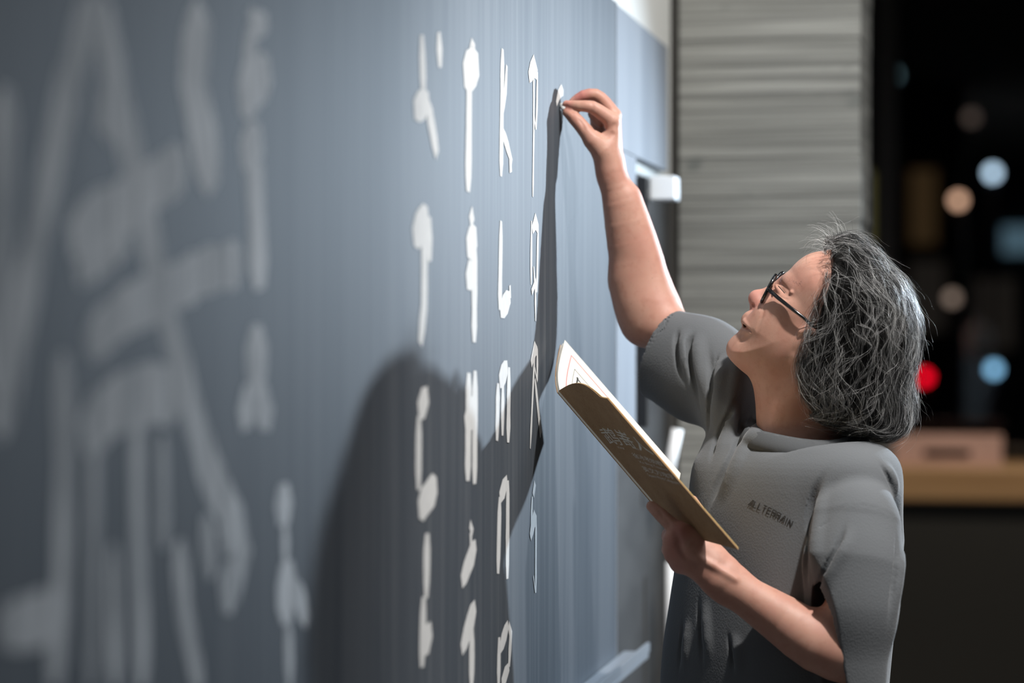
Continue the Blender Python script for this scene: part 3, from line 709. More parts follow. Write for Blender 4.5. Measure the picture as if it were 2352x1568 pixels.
# cavities at the two sleeve ends
chain(shirt, [(1600,842,3.865,84),(1540,818,3.90,99),(1440,778,3.97,96)], .003, 's', flat=(FLR, .64))
def cavity(p):
    q = [(P(a, b, d), r * d / FPX) for a, b, d, r in [(1954,1360,3.483,86),(1951,1420,3.478,89),(1946,1600,3.472,80)]]
    v = np.minimum(fcone(q[0][0], q[1][0], q[0][1], q[1][1], FLL, .71)[0](p), fcone(q[1][0], q[2][0], q[1][1], q[2][1], FLL, .71)[0](p))
    return np.maximum(np.maximum(v, -((p - hem_l) @ n_l) - .045), ((p - hem_l) @ n_l) - .0015)
shirt.add((cavity, P(1950, 1470, 3.5), .16), .004, 's')
t0 = _t.time()
sv, sf = shirt.mesh(*bb_of(shirt), .0028)
print('shirt', len(sv), len(sf), _t.time() - t0)
def shirt_mat():
    m = mat('shirt_fabric', (0.118, 0.124, 0.130), 0.85, spec=0.15, sheen=0.15)
    nt = m.node_tree; b = nt.nodes['Principled BSDF']; tc = nt.nodes.new('ShaderNodeTexCoord'); vo = nt.nodes.new('ShaderNodeTexVoronoi')
    mp = nt.nodes.new('ShaderNodeMapping'); mp.inputs['Scale'].default_value = (420, 420, 300); nt.links.new(tc.outputs['Object'], mp.inputs[0]); nt.links.new(mp.outputs[0], vo.inputs['Vector']); vo.inputs['Scale'].default_value = 1
    bp = nt.nodes.new('ShaderNodeBump'); bp.inputs['Strength'].default_value = .25; bp.inputs['Distance'].default_value = .001
    nt.links.new(vo.outputs['Distance'], bp.inputs['Height']); nt.links.new(bp.outputs[0], b.inputs['Normal'])
shirt_mat()
shirt_o = mesh_obj('t_shirt', c2w(sv), sf, 'shirt_fabric', person, True)
def close_holes(o):
    bm = bmesh.new(); bm.from_mesh(o.data); e_ = [e for e in bm.edges if e.is_boundary]
    if e_: bmesh.ops.holes_fill(bm, edges=e_, sides=60); bm.to_mesh(o.data); o.data.polygons.foreach_set('use_smooth', np.ones(len(o.data.polygons), bool))
    bm.free()
close_holes(shirt_o)
shirt_o['label'] = 'loose grey short-sleeved t-shirt'
# ribbed collar band
V = []; F = []; NS = 96
for i in range(NS):
    x_ = i / NS * 32; j_ = int(x_); t_2 = x_ - j_; c_ = ring[j_] * (1 - t_2) + ring[j_ + 1] * t_2; o_ = unit((c_ - NC) * np.array([1, 0, 1]))
    for do, du in ((-.006, .004), (-.001, .0085), (.006, .0055), (.0125, -.006), (.0165, -.0175), (.0125, -.0215), (.004, -.012)): V.append(c2w(c_ + o_ * do + np.array([0, du, 0]))[0])
for i in range(NS):
    for k_ in range(7): a0 = i * 7 + k_; a1 = i * 7 + (k_ + 1) % 7; b0 = ((i + 1) % NS) * 7 + k_; b1 = ((i + 1) % NS) * 7 + (k_ + 1) % 7; F.append((a0, b0, b1, a1))
mat('collar_rib', (0.088, 0.092, 0.096), 0.9, spec=.1, bump=((500, 500, 60), .3, .001))
co_ = mesh_obj('collar', V, F, 'collar_rib', shirt_o, True); bm = bmesh.new(); bm.from_mesh(co_.data); bmesh.ops.recalc_face_normals(bm, faces=bm.faces); bm.to_mesh(co_.data); bm.free()
# lettering on the chest
GL = {'A': [[(0,0),(.75,1),(.95,1),(1,0)], [(.55,.0),(.75,.35)]], 'L': [[(.12,1),(0,0),(.9,0)]], 'T': [[(0,1),(1,1)], [(.5,1),(.4,0)]], 'E': [[(1,1),(.1,1),(0,0),(.9,0)], [(.05,.5),(.8,.5)]],
      'R': [[(0,0),(.1,1),(1,1),(.95,.5),(.1,.5)], [(.5,.5),(.95,0)]], 'I': [[(.5,0),(.58,1)]], 'N': [[(0,0),(.1,1),(.9,0),(1,1)]]}
word = 'ALLTERRAIN'; adv = {'I': .55}; xcur = 0; pos_ = []
for chh in word: a_ = adv.get(chh, 1.0); pos_.append((chh, xcur, a_)); xcur += a_ + .28
tot = xcur - .28; V = []; F = []
base0 = np.array([1719., 1160.]); base1 = np.array([1817., 1210.]); upv = np.array([5.0, -13.5])
def tpx(x, y): return base0 + (base1 - base0) * (x / tot) + upv * y + np.array([0, -3.0]) * math.sin(math.pi * x / tot)
for chh, x0, a_ in pos_:
    for st in GL[chh]:
        pp = [tpx(x0 + x * a_, y) for x, y in st]; dense = []
        for a, b in zip(pp[:-1], pp[1:]):
            for j in range(4): dense.append(a + (b - a) * j / 4)
        dense.append(pp[-1])
        for i, p_ in enumerate(dense):
            t = dense[min(i + 1, len(dense) - 1)] - dense[max(i - 1, 0)]; t = t / (np.linalg.norm(t) + 1e-9); n_ = np.array([-t[1], t[0]]) * 1.2
            V += [p_ + n_, p_ - n_]
        b0 = len(V) - 2 * len(dense)
        for i in range(len(dense) - 1): F.append((b0 + 2 * i, b0 + 2 * i + 1, b0 + 2 * i + 3, b0 + 2 * i + 2))
V = np.array(V); q = shirt.surf(V[:, 0], V[:, 1]); q = q + shirt.grad(q, .004) * .0010
mat('print_black', (0.018, 0.018, 0.018), 0.6)
pr = mesh_obj('chest_print', c2w(q), F, 'print_black', shirt_o); pr['label'] = 'black lettering printed across the chest'

# trousers and shoes (below the frame)
tro = Field()
for sgn in (-1, 1):
    hip = PEL + A_ * sgn * .09; an = feet[0 if sgn < 0 else 1]
    tro.add(cone(hip + np.array([0, .02, 0]), hip + np.array([0, -.42, 0]), .098, .075), .04); tro.add(cone(hip + np.array([0, -.42, 0]), an + np.array([0, .02, 0]), .075, .065), .04)
tv, tf = tro.mesh(*bb_of(tro), .008); mat('trouser_cloth', (0.02, 0.02, 0.022), 0.9)
mesh_obj('trousers', c2w(tv), tf, 'trouser_cloth', person, True)
sh = Field()
for an in feet:
    sh.add(fcone(an + np.array([0, -.038, 0]) - FACING * .05, an + FACING * .15 + np.array([0, -.046, 0]), .046, .040, (0, 1, 0), .8), .03)
fv, ff = sh.mesh(*bb_of(sh), .006); mat('shoe_leather', (0.02, 0.018, 0.016), 0.5)
mesh_obj('shoes', c2w(fv), ff, 'shoe_leather', person, True)

#@@HAIR
# ------------------------------------------------------------------ wavy grey hair
OUT = [(1872,585),(1888,556),(1925,543),(1968,540),(2000,566),(2034,608),(2068,645),(2094,695),(2106,755),(2100,820),(2090,880),(2094,935),(2086,980),(2045,1004),(1990,996),(1935,980),(1885,962),(1800,920),(1740,850),(1720,760),(1760,670),(1810,610)]
HRG = [(1912,596),(1896,574),(1888,540),(1960,520),(2060,590),(2130,720),(2125,900),(2120,1010),(2040,1020),(1930,992),(1884,972),(1868,925),(1858,880),(1852,835),(1858,790),(1872,752),(1886,716),(1896,676),(1908,636)]
_op = gridded(sdpoly([hxy(*p) for p in smooth_poly(OUT, 3)]), (-.22, -.28), (.28, .24), .001); _hp = gridded(sdpoly([hxy(*p) for p in smooth_poly(HRG, 3)]), (-.22, -.28), (.28, .24), .001)
def hairmass(p):
    xy, wv = hloc(p); d2 = _op(xy); q = np.maximum(0, 1 + d2 / .078); W = .099
    v = ((q ** 2.4 + (np.abs(wv) / W) ** 2.4 + 1e-9) ** (1 / 2.4) - 1) * .07
    h = _hp(xy); k = .022; m = np.maximum(k - np.abs(v - h), 0) / k
    return np.maximum(v, h) + m * m * k * .25
hair = Field(); hair.add((hairmass, H(1980, 790), .24), .01)
t0 = _t.time()
core = Field(); core.add((lambda p: hairmass(p) + .0065, H(1980, 790), .24), .01)
hv, hf = core.mesh(*bb_of(core), .004)
mat('hair_under', (0.012, 0.0115, 0.011), 0.9, spec=.1)
hair_o = mesh_obj('hair', c2w(hv), hf, 'hair_under', person, True); hair_o['label'] = 'long wavy dark grey hair streaked with silver'
# flow of the locks (direction in the image plane at control points)
CTRL = np.array([(1895,570,.5,-.8),(1925,560,.8,-.5),(1965,545,.9,.3),(2010,590,.75,.65),(2060,650,.55,.85),(2100,740,.12,1),(2100,850,-.15,1),(2095,940,-.05,1),(2060,990,-.6,.6),
                 (1905,620,.2,.9),(1930,640,.35,.85),(1975,640,.5,.85),(1900,680,-.45,.9),(1950,720,-.35,.95),(2010,740,.1,1),(1880,740,-.5,.85),(1870,800,-.35,.9),(1930,800,-.5,.85),(2000,830,-.15,1),
                 (1865,850,.15,1),(1880,910,.25,.95),(1940,900,-.2,1),(1990,920,-.25,.95),(1900,960,-.75,.35),(1960,975,-.7,.45),(2040,880,-.15,1)], float)
cxy = np.array([hxy(a, b) for a, b, _, _ in CTRL]); cdir = np.stack([CTRL[:, 2], -CTRL[:, 3]], 1); cdir /= np.linalg.norm(cdir, axis=1)[:, None]
def flow(p):
    xy, _ = hloc(p); d = ((xy[:, None] - cxy[None]) ** 2).sum(2); w_ = 1 / (d + 2e-4) ** 2; f = (w_[:, :, None] * cdir[None]).sum(1); f /= np.linalg.norm(f, axis=1)[:, None] + 1e-9
    return f[:, :1] * HX + f[:, 1:] * HY
rs = np.random.RandomState(5)
def strands(start, n, step, offs, amp, wl, ph, children, spread, rnd_out=0.0):
    """guides traced along the surface of the hair, every guide with a lock of children"""
    G = len(start); pts = np.zeros((G, n, 3)); p = start.copy()
    for i in range(n):
        pts[:, i] = p
        f = flow(p); g_ = hair.grad(p, .003); f = f - g_ * (f * g_).sum(1)[:, None]; f /= np.linalg.norm(f, axis=1)[:, None] + 1e-9
        side = np.cross(g_, f); s_ = i * step
        f = f + side * np.reshape(TURN[0], (-1, 1)); f /= np.linalg.norm(f, axis=1)[:, None]
        f = f + side * (amp * np.cos(2 * math.pi * s_ / wl + ph))[:, None]; f /= np.linalg.norm(f, axis=1)[:, None]
        p = p + f * step
        v = hair.eval(p); p = p - hair.grad(p, .003) * ((v - offs - rnd_out * s_ + .0016 * np.sin(2 * math.pi * s_ / wl * 1.3 + ph * 2)) * .7)[:, None]
    allp = []
    for c in range(children):
        o = rs.normal(size=(G, 3)) * spread; tt = np.linspace(0, 1, n)
        prof = (1 - .55 * np.sin(math.pi * np.clip(tt, 0, 1)) )[None, :, None]
        wob = rs.normal(size=(G, 1, 3)) * spread * .5 * np.sin(2 * math.pi * (tt[None, :, None] * rs.uniform(.8, 2.2, (G, 1, 1)) + rs.uniform(0, 1, (G, 1, 1))))
        allp.append(pts + o[:, None, :] * prof + wob)
    return np.concatenate(allp)
def strand_mesh(name, Ps, r0, m, parent, cols):
    N, n, _ = Ps.shape; T = np.gradient(Ps, axis=1); T /= np.linalg.norm(T, axis=2)[:, :, None] + 1e-12
    up = np.array([.31, .52, -.79]); a = np.cross(T, up); a /= np.linalg.norm(a, axis=2)[:, :, None] + 1e-12; b = np.cross(T, a)
    prof = np.linspace(1, .35, n)[None, :, None] * (r0[:, None, None] if hasattr(r0, '__len__') else r0)
    rings = [Ps + prof * (math.cos(t) * a + math.sin(t) * b) for t in (0, 2.0944, 4.18879)]
    V = np.stack(rings, 2).reshape(-1, 3)                      # N,n,3 -> index (s*n+i)*3+j
    s_ = np.arange(N)[:, None, None]; i_ = np.arange(n - 1)[None, :, None]; j_ = np.arange(3)[None, None, :]; k_ = (j_ + 1) % 3
    q0 = (s_ * n + i_) * 3 + j_; q1 = (s_ * n + i_) * 3 + k_; q2 = (s_ * n + i_ + 1) * 3 + k_; q3 = (s_ * n + i_ + 1) * 3 + j_
    Fq = np.stack([q0 + 0 * q1, q1 + 0 * q0, q2 + 0 * q0, q3 + 0 * q0], -1).reshape(-1, 4)
    o = mesh_obj(name, c2w(V), Fq, m, parent, True)
    at = o.data.color_attributes.new('tone', 'FLOAT_COLOR', 'POINT')
    cc = np.repeat(cols, n * 3); buf = np.ones((len(cc), 4), np.float32); buf[:, :3] = cc[:, None] * np.array([1.0, .985, .96]); at.data.foreach_set('color', buf.ravel())
    return o
hm = bpy.data.materials.new('hair_strand'); hm.use_nodes = True; nt = hm.node_tree; b_ = nt.nodes['Principled BSDF']; at_ = nt.nodes.new('ShaderNodeVertexColor'); at_.layer_name = 'tone'
nt.links.new(at_.outputs[0], b_.inputs['Base Color']); b_.inputs['Roughness'].default_value = .38; b_.inputs['Specular IOR Level'].default_value = .6; MATS['hair_strand'] = hm
cand, cf_ = hair.mesh(*bb_of(hair), .006)
_, wv = hloc(cand); cand = cand[wv < .10]
def tones(N, frac): return np.where(rs.rand(N) < frac, rs.uniform(.30, .80, N), rs.uniform(.006, .035, N))
def batch(nm, count, n, step, o_lo, o_hi, amp, wl, kids, spread, out_, frac, r_lo, r_hi, sel=None, turn=.35):
    pool = cand if sel is None else cand[sel]
    G0 = pool[rs.choice(len(pool), count, replace=count > len(pool))]
    ph = rs.uniform(0, 6.28, count) * .5 + hloc(G0)[0] @ np.array([70., 50.])
    TURN[0] = rs.normal(size=count) * turn
    Q = strands(G0, n, step, rs.uniform(o_lo, o_hi, count), rs.uniform(*amp, count), rs.uniform(*wl, count), ph, kids, spread, rs.uniform(*out_, count))
    N = len(Q); return Q, rs.uniform(r_lo, r_hi, N), tones(N, frac)
TURN = [0]
SETS = [batch('a', 900, 16, .0066, -.009, .000, (.10, .40), (.07, .12), 10, .0024, (0, .02), .17, .00011, .00022),
        batch('b', 420, 19, .0066, -.003, .004, (.2, .65), (.07, .13), 12, .0022, (0, .06), .28, .00009, .00018),
        batch('c', 260, 18, .0058, .0, .006, (.3, 1.0), (.08, .14), 4, .0028, (.01, .11), .5, .00010, .00018, None, .5)]
SETS += [batch('e', 150, 14, .0050, -.002, .003, (.4, 1.3), (.05, .10), 5, .0020, (0, .05), .4, .00010, .0002, _hp(hloc(cand)[0]) > -.006, .8)]
for i_, (Q, r_, tn) in enumerate(SETS):
    strand_mesh('hair_lock', Q, r_, 'hair_strand', hair_o, tn)
Ps = SETS[0][0]
# loose ends standing off the outline
P1, r1, t1 = batch('d', 320, 18, .0058, .0, .006, (.5, 1.7), (.05, .12), 1, .0005, (.04, .26), .8, .00010, .00017, None, .8)
strand_mesh('stray_hair', P1, r1, 'hair_strand', hair_o, t1)
# tuft rising over the forehead
top = cand[(np.abs(hloc(cand)[0] - np.array(hxy(1905, 556))).max(1) < .022)]
T0_ = top[rs.choice(len(top), 90)]; TQ = np.zeros((90, 14, 3)); pp = T0_.copy(); bend = rs.uniform(.5, 2.6, 90); ang0 = rs.uniform(-.5, 1.1, 90)
for i_ in range(14):
    TQ[:, i_] = pp; a_ = math.pi / 2 + ang0 + bend * i_ / 13 * np.sign(rs.rand(90) - .0)
    pp = pp + (np.cos(a_)[:, None] * HX + np.sin(a_)[:, None] * HY + (rs.normal(size=(90, 1)) * .25) * HL) * .0033
strand_mesh('hair_tuft', TQ, rs.uniform(.00012, .0002, 90), 'hair_strand', hair_o, tones(90, .6))
print('hair', len(Ps), _t.time() - t0)

#@@BROW
lm = np.stack([np.linspace(1802, 1840, 46), np.linspace(637, 654, 46)], 1) + rs.normal(size=(46, 2)) * np.array([2.0, 2.6])
q = head.surf(lm[:, 0], lm[:, 1], 3.4); g_ = head.grad(q); bdir = unit(H(1840, 654) - H(1802, 632)); TQ = np.zeros((46, 5, 3))
for i_ in range(5): TQ[:, i_] = q + g_ * (.0002 + .0005 * i_) + (bdir + rs.normal(size=(46, 1)) * .25 * HY) * .0016 * i_
strand_mesh('eyebrow', TQ, rs.uniform(.00010, .00016, 46), 'hair_strand', person, rs.uniform(.01, .06, 46))
pl = crom([(1787,656),(1794,664),(1803,674)], 5); q = head.surf(pl[:, 0], pl[:, 1], 3.4); q = q + head.grad(q) * .0003
mat('lash', (0.02, 0.015, 0.012), .7); MB().tube(list(c2w(q)), [.0003] + [.0007] * (len(q) - 2) + [.0003], 6).build('eyelashes', 'lash', person, True)

#@@GLASSES
# ------------------------------------------------------------------ round black glasses
mat('acetate', (0.006, 0.006, 0.007), 0.15, spec=.6)
lens = bpy.data.materials.new('lens_glass'); lens.use_nodes = True; nt = lens.node_tree; nt.nodes.clear()
out = nt.nodes.new('ShaderNodeOutputMaterial'); mx = nt.nodes.new('ShaderNodeMixShader'); tr = nt.nodes.new('ShaderNodeBsdfTransparent'); gl = nt.nodes.new('ShaderNodeBsdfGlossy'); fr = nt.nodes.new('ShaderNodeFresnel')
gl.inputs['Roughness'].default_value = 0.01; nt.links.new(fr.outputs[0], mx.inputs[0]); nt.links.new(tr.outputs[0], mx.inputs[1]); nt.links.new(gl.outputs[0], mx.inputs[2]); nt.links.new(mx.outputs[0], out.inputs[0]); MATS['lens_glass'] = lens
gc = c2w(H(1772, 660, 0))[0]
gls = empty('eyeglasses', gc); tag(gls, 'black round-rimmed eyeglasses worn by the man', 'eyeglasses')
up2 = unit(H(1790, 628) - H(1758, 690)); fwd2 = unit(np.cross(up2, HL)); 
if fwd2[0] > 0: fwd2 = -fwd2
RR = .0225
for sd in (-1, 1):
    c = H(1773, 659, sd * .031) - fwd2 * (0.0 if sd < 0 else .001)
    lat = unit(HL - fwd2 * .10 * sd)
    pts = [c + RR * (math.cos(t) * up2 + math.sin(t) * lat) for t in np.linspace(0, 2 * math.pi, 33)]
    MB().tube([c2w(p)[0] for p in pts], .0030, 8, False).build('rim', 'acetate', gls, True)
    v = [c2w(c + fwd2 * .001)[0]] + [c2w(c + (RR - .001) * (math.cos(t) * up2 + math.sin(t) * lat))[0] for t in np.linspace(0, 2 * math.pi, 33)[:-1]]
    mesh_obj('lens', v, [(0, 1 + j, 1 + (j + 1) % 32) for j in range(32)], 'lens_glass', gls, True)
    w0 = sd * .058
    hinge = c + lat * sd * (RR + .002) + up2 * .002
    MB().tube([c2w(p)[0] for p in (c + lat * sd * RR * .95 + up2 * .003, hinge, hinge - fwd2 * .004)], [.003, .003, .0028], 8).build('hinge', 'acetate', gls, True)
    e1 = H(1864, 719, sd * .081); tp = [hinge - fwd2 * .002, hinge * .7 + e1 * .3 + HL * sd * .004, hinge * .3 + e1 * .7 + HL * sd * .003, e1, H(1890, 745, sd * .080)]
    MB().tube([c2w(p)[0] for p in tp], [.0032, .0030, .0028, .0026, .0022], 8).build('temple', 'acetate', gls, True)
MB().tube([c2w(H(1771, 660, w_) + fwd2 * .002 * (1 - abs(w_) / .009) + up2 * (.004))[0] for w_ in (-.009, -.004, 0, .004, .009)], .0019, 8).build('bridge', 'acetate', gls, True)

#@@CHALKSTICK
stick = MB().tube([PW(1296, 251, 3.909), PW(1289, 241, 3.921)], [.0042, .0042], 14).build('chalk_stick', 'chalk', None, True)
tag(stick, 'short white stick of chalk held against the blackboard', 'chalk')

ws = empty('white_strips', PW(1543, 1568, 4.97)); tag(ws, 'white slanted arm and added pale post for the lit wall edge behind the man', 'stand')
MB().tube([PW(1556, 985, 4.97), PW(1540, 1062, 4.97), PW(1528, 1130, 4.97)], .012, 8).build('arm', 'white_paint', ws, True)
MB().tube([PW(1543, 1290, 5.0), PW(1543, 1568, 5.0), PW(1543, 1568, 5.0) * np.array([1, 1, 0])], .013, 8).build('post', 'white_paint', ws, True)  # added pale strip: stands in for light on the lower wall edge

#@@BOOK
# ------------------------------------------------------------------ the open book in his left hand
mat('kraft', (0.36, 0.215, 0.105), 0.8, noise=[((300, 300, 300), .4, .7, (0.30, 0.17, 0.08)), ((40, 40, 40), .45, .7, (0.38, 0.235, 0.12))])
mat('kraft_inner', (0.62, 0.45, 0.18), 0.8)
mat('page_paper', (0.70, 0.68, 0.62), 0.85)
mat('ink_black', (0.02, 0.025, 0.025), 0.7); mat('ink_red', (0.75, 0.25, 0.25), 0.7); mat('ink_white', (0.72, 0.67, 0.58), 0.7)
bA = P(1283,897,3.70); bD = bA + np.array([.178, -.2085, -.14]); bB = P(1395,915,3.53); bT = P(1290,787,3.85)
AB_ = bB - bA; AD_ = bD - bA; AT_ = bT - bA
n_near = unit(np.cross(AB_, AD_)); n_near = n_near if n_near @ AT_ > 0 else -n_near       # points into the opening
n_far = unit(np.cross(AT_, AD_)); n_far = n_far if n_far @ AB_ > 0 else -n_far
upB = np.array([0, 1.0, 0])
def near(s_, t_, off=0.0):
    return bA + AB_ * s_ + AD_ * t_ + upB * (.016 * math.sin(math.pi * min(1, s_ * 1.15)) * (1 - t_) ** 2.5) - upB * (.006 * max(0, t_ - .8) * 5 * s_ * 0) + n_near * off
def far(s_, t_, off=0.0):
    return bA + AT_ * s_ + AD_ * t_ - n_far * (.010 * math.sin(math.pi * s_)) + n_far * off
book = empty('open_book', c2w(bA + AD_ * .6)[0]); tag(book, 'open kraft-covered calligraphy book held in the left hand', 'book')
def slab(name, fn, s0, s1, t0_, t1_, o0, o1, m, parent, nu=14, nv=16):
    V = []; F = []
    for o_ in (o0, o1):
        for i in range(nu + 1):
            for j in range(nv + 1):
                oo = o_(i / nu) if callable(o_) else o_
                V.append(c2w(fn(s0 + (s1 - s0) * i / nu, t0_ + (t1_ - t0_) * j / nv, oo))[0])
    n = (nu + 1) * (nv + 1); ix = lambda l, i, j: l * n + i * (nv + 1) + j
    for i in range(nu):
        for j in range(nv):
            F.append((ix(0, i, j), ix(0, i + 1, j), ix(0, i + 1, j + 1), ix(0, i, j + 1))); F.append((ix(1, i, j), ix(1, i, j + 1), ix(1, i + 1, j + 1), ix(1, i + 1, j)))
    for i in range(nu):
        for j in (0, nv): q_ = (ix(0, i, j), ix(1, i, j), ix(1, i + 1, j), ix(0, i + 1, j)); F.append(q_ if j == 0 else q_[::-1])
    for j in range(nv):
        for i in (0, nu): q_ = (ix(0, i, j), ix(0, i, j + 1), ix(1, i, j + 1), ix(1, i, j)); F.append(q_ if i == 0 else q_[::-1])
    o = mesh_obj(name, V, F, m, parent, False); bm = bmesh.new(); bm.from_mesh(o.data); bmesh.ops.recalc_face_normals(bm, faces=bm.faces); bm.to_mesh(o.data); bm.free(); return o
cover = slab('front_cover', near, 0, 1, 0, 1.0, 0.0, .0009, 'kraft', book)
slab('cover_flap', near, .12, .985, 0.002, .998, lambda u: .0012 + .0012 * u, lambda u: .0018 + .0013 * u, 'kraft_inner', book)
slab('back_cover', far, 0, 1.0, 0, 1.0, -.0042, -.0034, 'kraft', book)
for k_, (o_, sh_) in enumerate(((-.0030, .985), (-.0016, .99), (-.0004, .985), (.0012, .995))):
    slab('page', far, .01, sh_, .004, .985, lambda u, o_=o_, k_=k_: o_ + .004 * (k_ - 1.5) * u ** 2, lambda u, o_=o_, k_=k_: o_ + .0007 + .004 * (k_ - 1.5) * u ** 2, 'page_paper', book)
pg = [c for c in book.children if c.name.startswith('page')][-1]
def farp(s_, t_): u = (s_ - .01) / .985; return far(s_, t_, .0012 + .0007 + .006 * u ** 2 + .0005)
def fline(name, a, b, wd, m, parent):
    a = np.array(a, float); b = np.array(b, float); V = []; F = []; t = (b - a) * np.array([.184, .305]); n_ = np.array([-t[1], t[0]]); n_ = n_ / np.linalg.norm(n_) * wd / 2 / np.array([.184, .305])
    for j in range(13):
        p_ = a + (b - a) * j / 12
        for sg_ in (1, -1): V.append(c2w(farp(*(p_ + n_ * sg_)))[0])
    for j in range(12): F.append((2 * j, 2 * j + 1, 2 * j + 3, 2 * j + 2))
    return V, F
def lines(name, L, m):
    V = []; F = []
    for a, b, wd in L:
        v, f = fline(name, a, b, wd, m, None); o0 = len(V); V += v; F += [tuple(x + o0 for x in q_) for q_ in f]
    return mesh_obj(name, V, F, m, pg)
lines('red_border', [((.90, .075), (.03, .075), .0022), ((.90, .075), (.90, .95), .0016), ((.90, .95), (.03, .95), .002)], 'ink_red')
lines('ruled_grid', [((.78, .12), (.05, .12), .0008), ((.78, .26), (.05, .26), .0008), ((.78, .40), (.05, .40), .0008), ((.78, .54), (.05, .54), .0008), ((.78, .68), (.05, .68), .0008), ((.78, .82), (.05, .82), .0008), ((.78, .12), (.78, .93), .0008)], 'ink_black')
cs = []
rr2 = random.Random(4)
for ti in range(6):
    for si in range(3):
        t_0 = .145 + .14 * ti; s_0 = .70 - .22 * si
        cs += [((s_0, t_0), (s_0 - .02, t_0 + .09), .003), ((s_0 + .02, t_0 + .01), (s_0 - .10, t_0 + .01), .0035), ((s_0 - .09, t_0 + .015), (s_0 - .10, t_0 + rr2.uniform(.06, .095)), .003)]
        if rr2.random() < .6: cs.append(((s_0, t_0 + .09), (s_0 - .11, t_0 + .09), .0045))
lines('page_calligraphy', cs, 'ink_black')
# lettering on the cover
def text_mesh(body, name, s0, s1, t0_, t1_):
    cu = bpy.data.curves.new('lettering', 'FONT'); cu.body = body; cu.resolution_u = 2; to = bpy.data.objects.new('lettering', cu); COL.objects.link(to)
    dg = bpy.context.evaluated_depsgraph_get(); me = to.evaluated_get(dg).to_mesh(); vs = np.array([v.co[:] for v in me.vertices]); fs = [tuple(p_.vertices) for p_ in me.polygons]; to.evaluated_get(dg).to_mesh_clear()
    bpy.data.objects.remove(to); bpy.data.curves.remove(cu)
    if not len(vs): return
    lo = vs.min(0); hi = vs.max(0); u = (vs[:, 0] - lo[0]) / (hi[0] - lo[0]); v = (vs[:, 1] - lo[1]) / (hi[1] - lo[1] + 1e-9)
    V = [c2w(near(s0 + (s1 - s0) * a, t1_ + (t0_ - t1_) * b, -.0005))[0] for a, b in zip(u, v)]
    mesh_obj(name, V, fs, 'ink_white', cover)
text_mesh('\u9e49\u5d5c\u4eba', 'cover_title', .13, .97, .275, .385)
text_mesh('Yang', 'cover_lettering', .22, .34, .395, .412); text_mesh('Ren', 'cover_lettering', .56, .68, .372, .390)
text_mesh('\u5f90\u51b0\u8001\u5e2b\u6559', 'cover_lettering', .42, .97, .425, .462)
text_mesh('Xu Bing Teaches', 'cover_lettering', .44, .97, .474, .496)
text_mesh('\u82f1\u6587\u65b9\u584a\u5b57', 'cover_lettering', .40, .97, .512, .550)
text_mesh('Square Word Calligraphy', 'cover_lettering', .40, .97, .560, .586)

#@@FAR
# ------------------------------------------------------------------ far end of the room
def WX(px, Y):      # world x at depth Y for a pixel column
    k = (px - IW / 2) / FPX; v = CF + CR * k; return CAM[0] + v[0] * (Y / v[1])
def WZ(px, py, Y):
    k = (px - IW / 2) / FPX; v = CF + CR * k; return CAM[2] + (IH / 2 - py) / FPX * (Y / v[1])
CY = 10.3
ct = empty('counter', (WX(2200, CY), CY + .3, 0)); tag(ct, 'long dark counter with a thick pale wood top by the window', 'counter')
cx0, cx1 = WX(2000, CY), 4.6
box('worktop', cx0, cx1, CY - .03, CY + .6, WZ(2200, 1150, CY), WZ(2200, 1072, CY), 'counter_wood', ct, bevel=.01)
cb = box('cabinet_body', cx0 + .03, cx1 - .03, CY + .02, CY + .58, 0.0, WZ(2200, 1150, CY) - .001, 'dark_panel', ct)
pb = empty('wooden_tray_box', (WX(2175, CY), CY + .15, WZ(2200, 1072, CY))); tag(pb, 'pinkish wooden box with a dark slot standing on the counter', 'box')
x0, x1 = WX(2052, CY), WX(2302, CY); z0 = WZ(2200, 1072, CY) + .001; z1 = WZ(2200, 1003, CY); s0, s1 = WX(2120, CY), WX(2228, CY); sz0, sz1 = WZ(2200, 1054, CY), WZ(2200, 1034, CY)
box('side', x0, s0, CY + .05, CY + .3, z0, z1, 'pink_wood', pb); box('side', s1, x1, CY + .05, CY + .3, z0, z1, 'pink_wood', pb)
box('top_rail', s0, s1, CY + .05, CY + .3, sz1, z1, 'pink_wood', pb); box('bottom_rail', s0, s1, CY + .05, CY + .3, z0, sz0, 'pink_wood', pb); box('slot_back', s0, s1, CY + .28, CY + .3, sz0, sz1, 'dark_panel', pb)
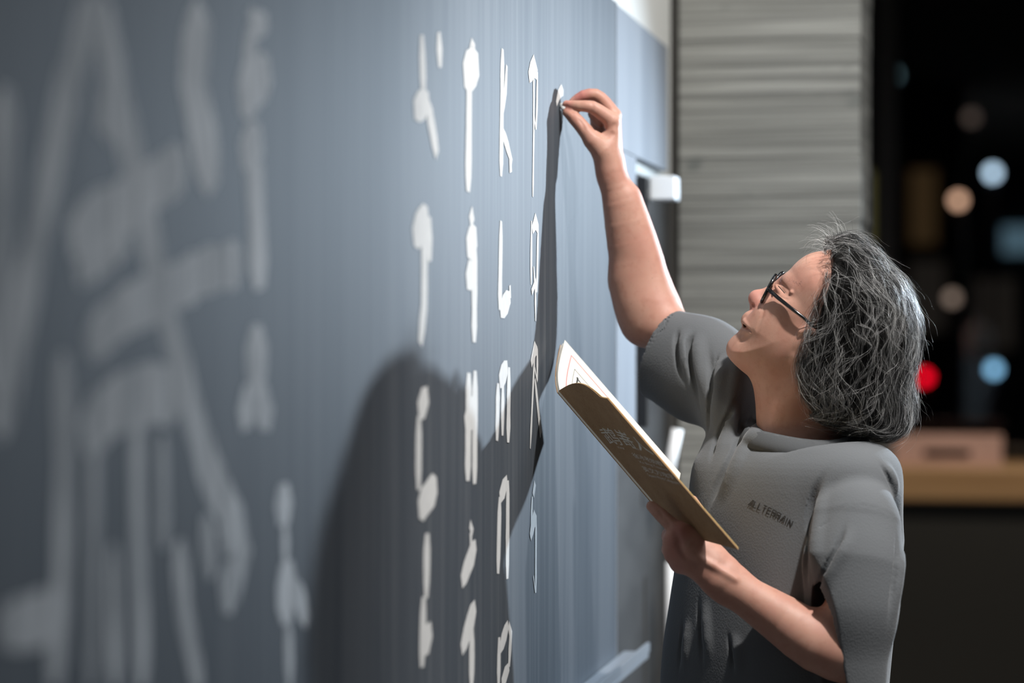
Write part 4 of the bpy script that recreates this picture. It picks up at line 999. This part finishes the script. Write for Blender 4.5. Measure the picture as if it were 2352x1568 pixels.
# night street outside
struct(box('ground', -14, 30, 14.0, 60, -.3, -.12, 'asphalt'))
def lampcol(n, c, e): return emis(n, c, e)
LAMPS = [('teal-white street lamp, brightest of those in the night window', 2280, 397, 30, (.58, .80, 1.0), 2.6), ('peach street lamp below left of the teal-white one', 2201, 460, 30, (1.0, .60, .40), 1.7),
         ('dim brown street lamp, topmost in the night window', 2231, 270, 34, (.8, .6, .5), .14), ('dim beige street lamp low beside the man\u2019s hair', 2187, 684, 28, (1.0, .75, .6), .42),
         ('blue street lamp low above the counter', 2283, 848, 26, (.30, .66, 1.0), 2.0), ('red signal lamp right behind the man\u2019s hair', 2124, 866, 26, (1.0, .003, .02), 2.6),
         ('faint teal street lamp half hidden by the window post', 2052, 172, 32, (.4, .7, .8), .35)]
for i, (lab, px, py, d, c, e) in enumerate(LAMPS):
    w0 = PW(px, py, d); root = empty('street_lamp', (w0[0], w0[1], -.12)); tag(root, lab, 'street lamp', 'street lamps in the night street')
    MB().sphere((w0[0], w0[1], w0[2]), .075 * d / 30, 14, 10).build('lamp_globe', emis('lamp_glow_%d' % i, c, e), root, True)
    MB().tube([(w0[0], w0[1] + .06, -.12), (w0[0], w0[1] + .06, w0[2] - .06)], .03, 6).build('lamp_post', 'dark_frame', root)
    MB().box(w0[0] - .09, w0[0] + .09, w0[1] + .06, w0[1] + .1, w0[2] - .1, w0[2] - .08).build('bracket', 'dark_frame', root)
bl = empty('street_building', (WX(2200, 38), 40, -.12)); tag(bl, 'dark building across the night street with a few lit windows', 'building')
emis('win_yellow', (.55, .5, .18), .16); emis('win_warm', (.75, .45, .2), .035); emis('win_blue', (.35, .62, .8), .16); emis('win_grey', (.5, .42, .35), .02)
BY = 38.0
box('wall', WX(1900, BY), WX(2700, BY), BY + .1, BY + 4, -.12, 9, 'dark_wall', bl)
for px0, px1, py0, py1, m_ in ((1984, 2000, 395, 560, 'win_yellow'), (2090, 2150, 390, 560, 'win_warm'), (2302, 2400, 520, 582, 'win_blue'), (2090, 2170, 600, 760, 'win_grey'), (2240, 2330, 640, 800, 'win_grey')):
    box('window', WX(px0, BY), WX(px1, BY), BY, BY + .1, WZ(px0, py1, BY), WZ(px0, py0, BY), m_, bl)
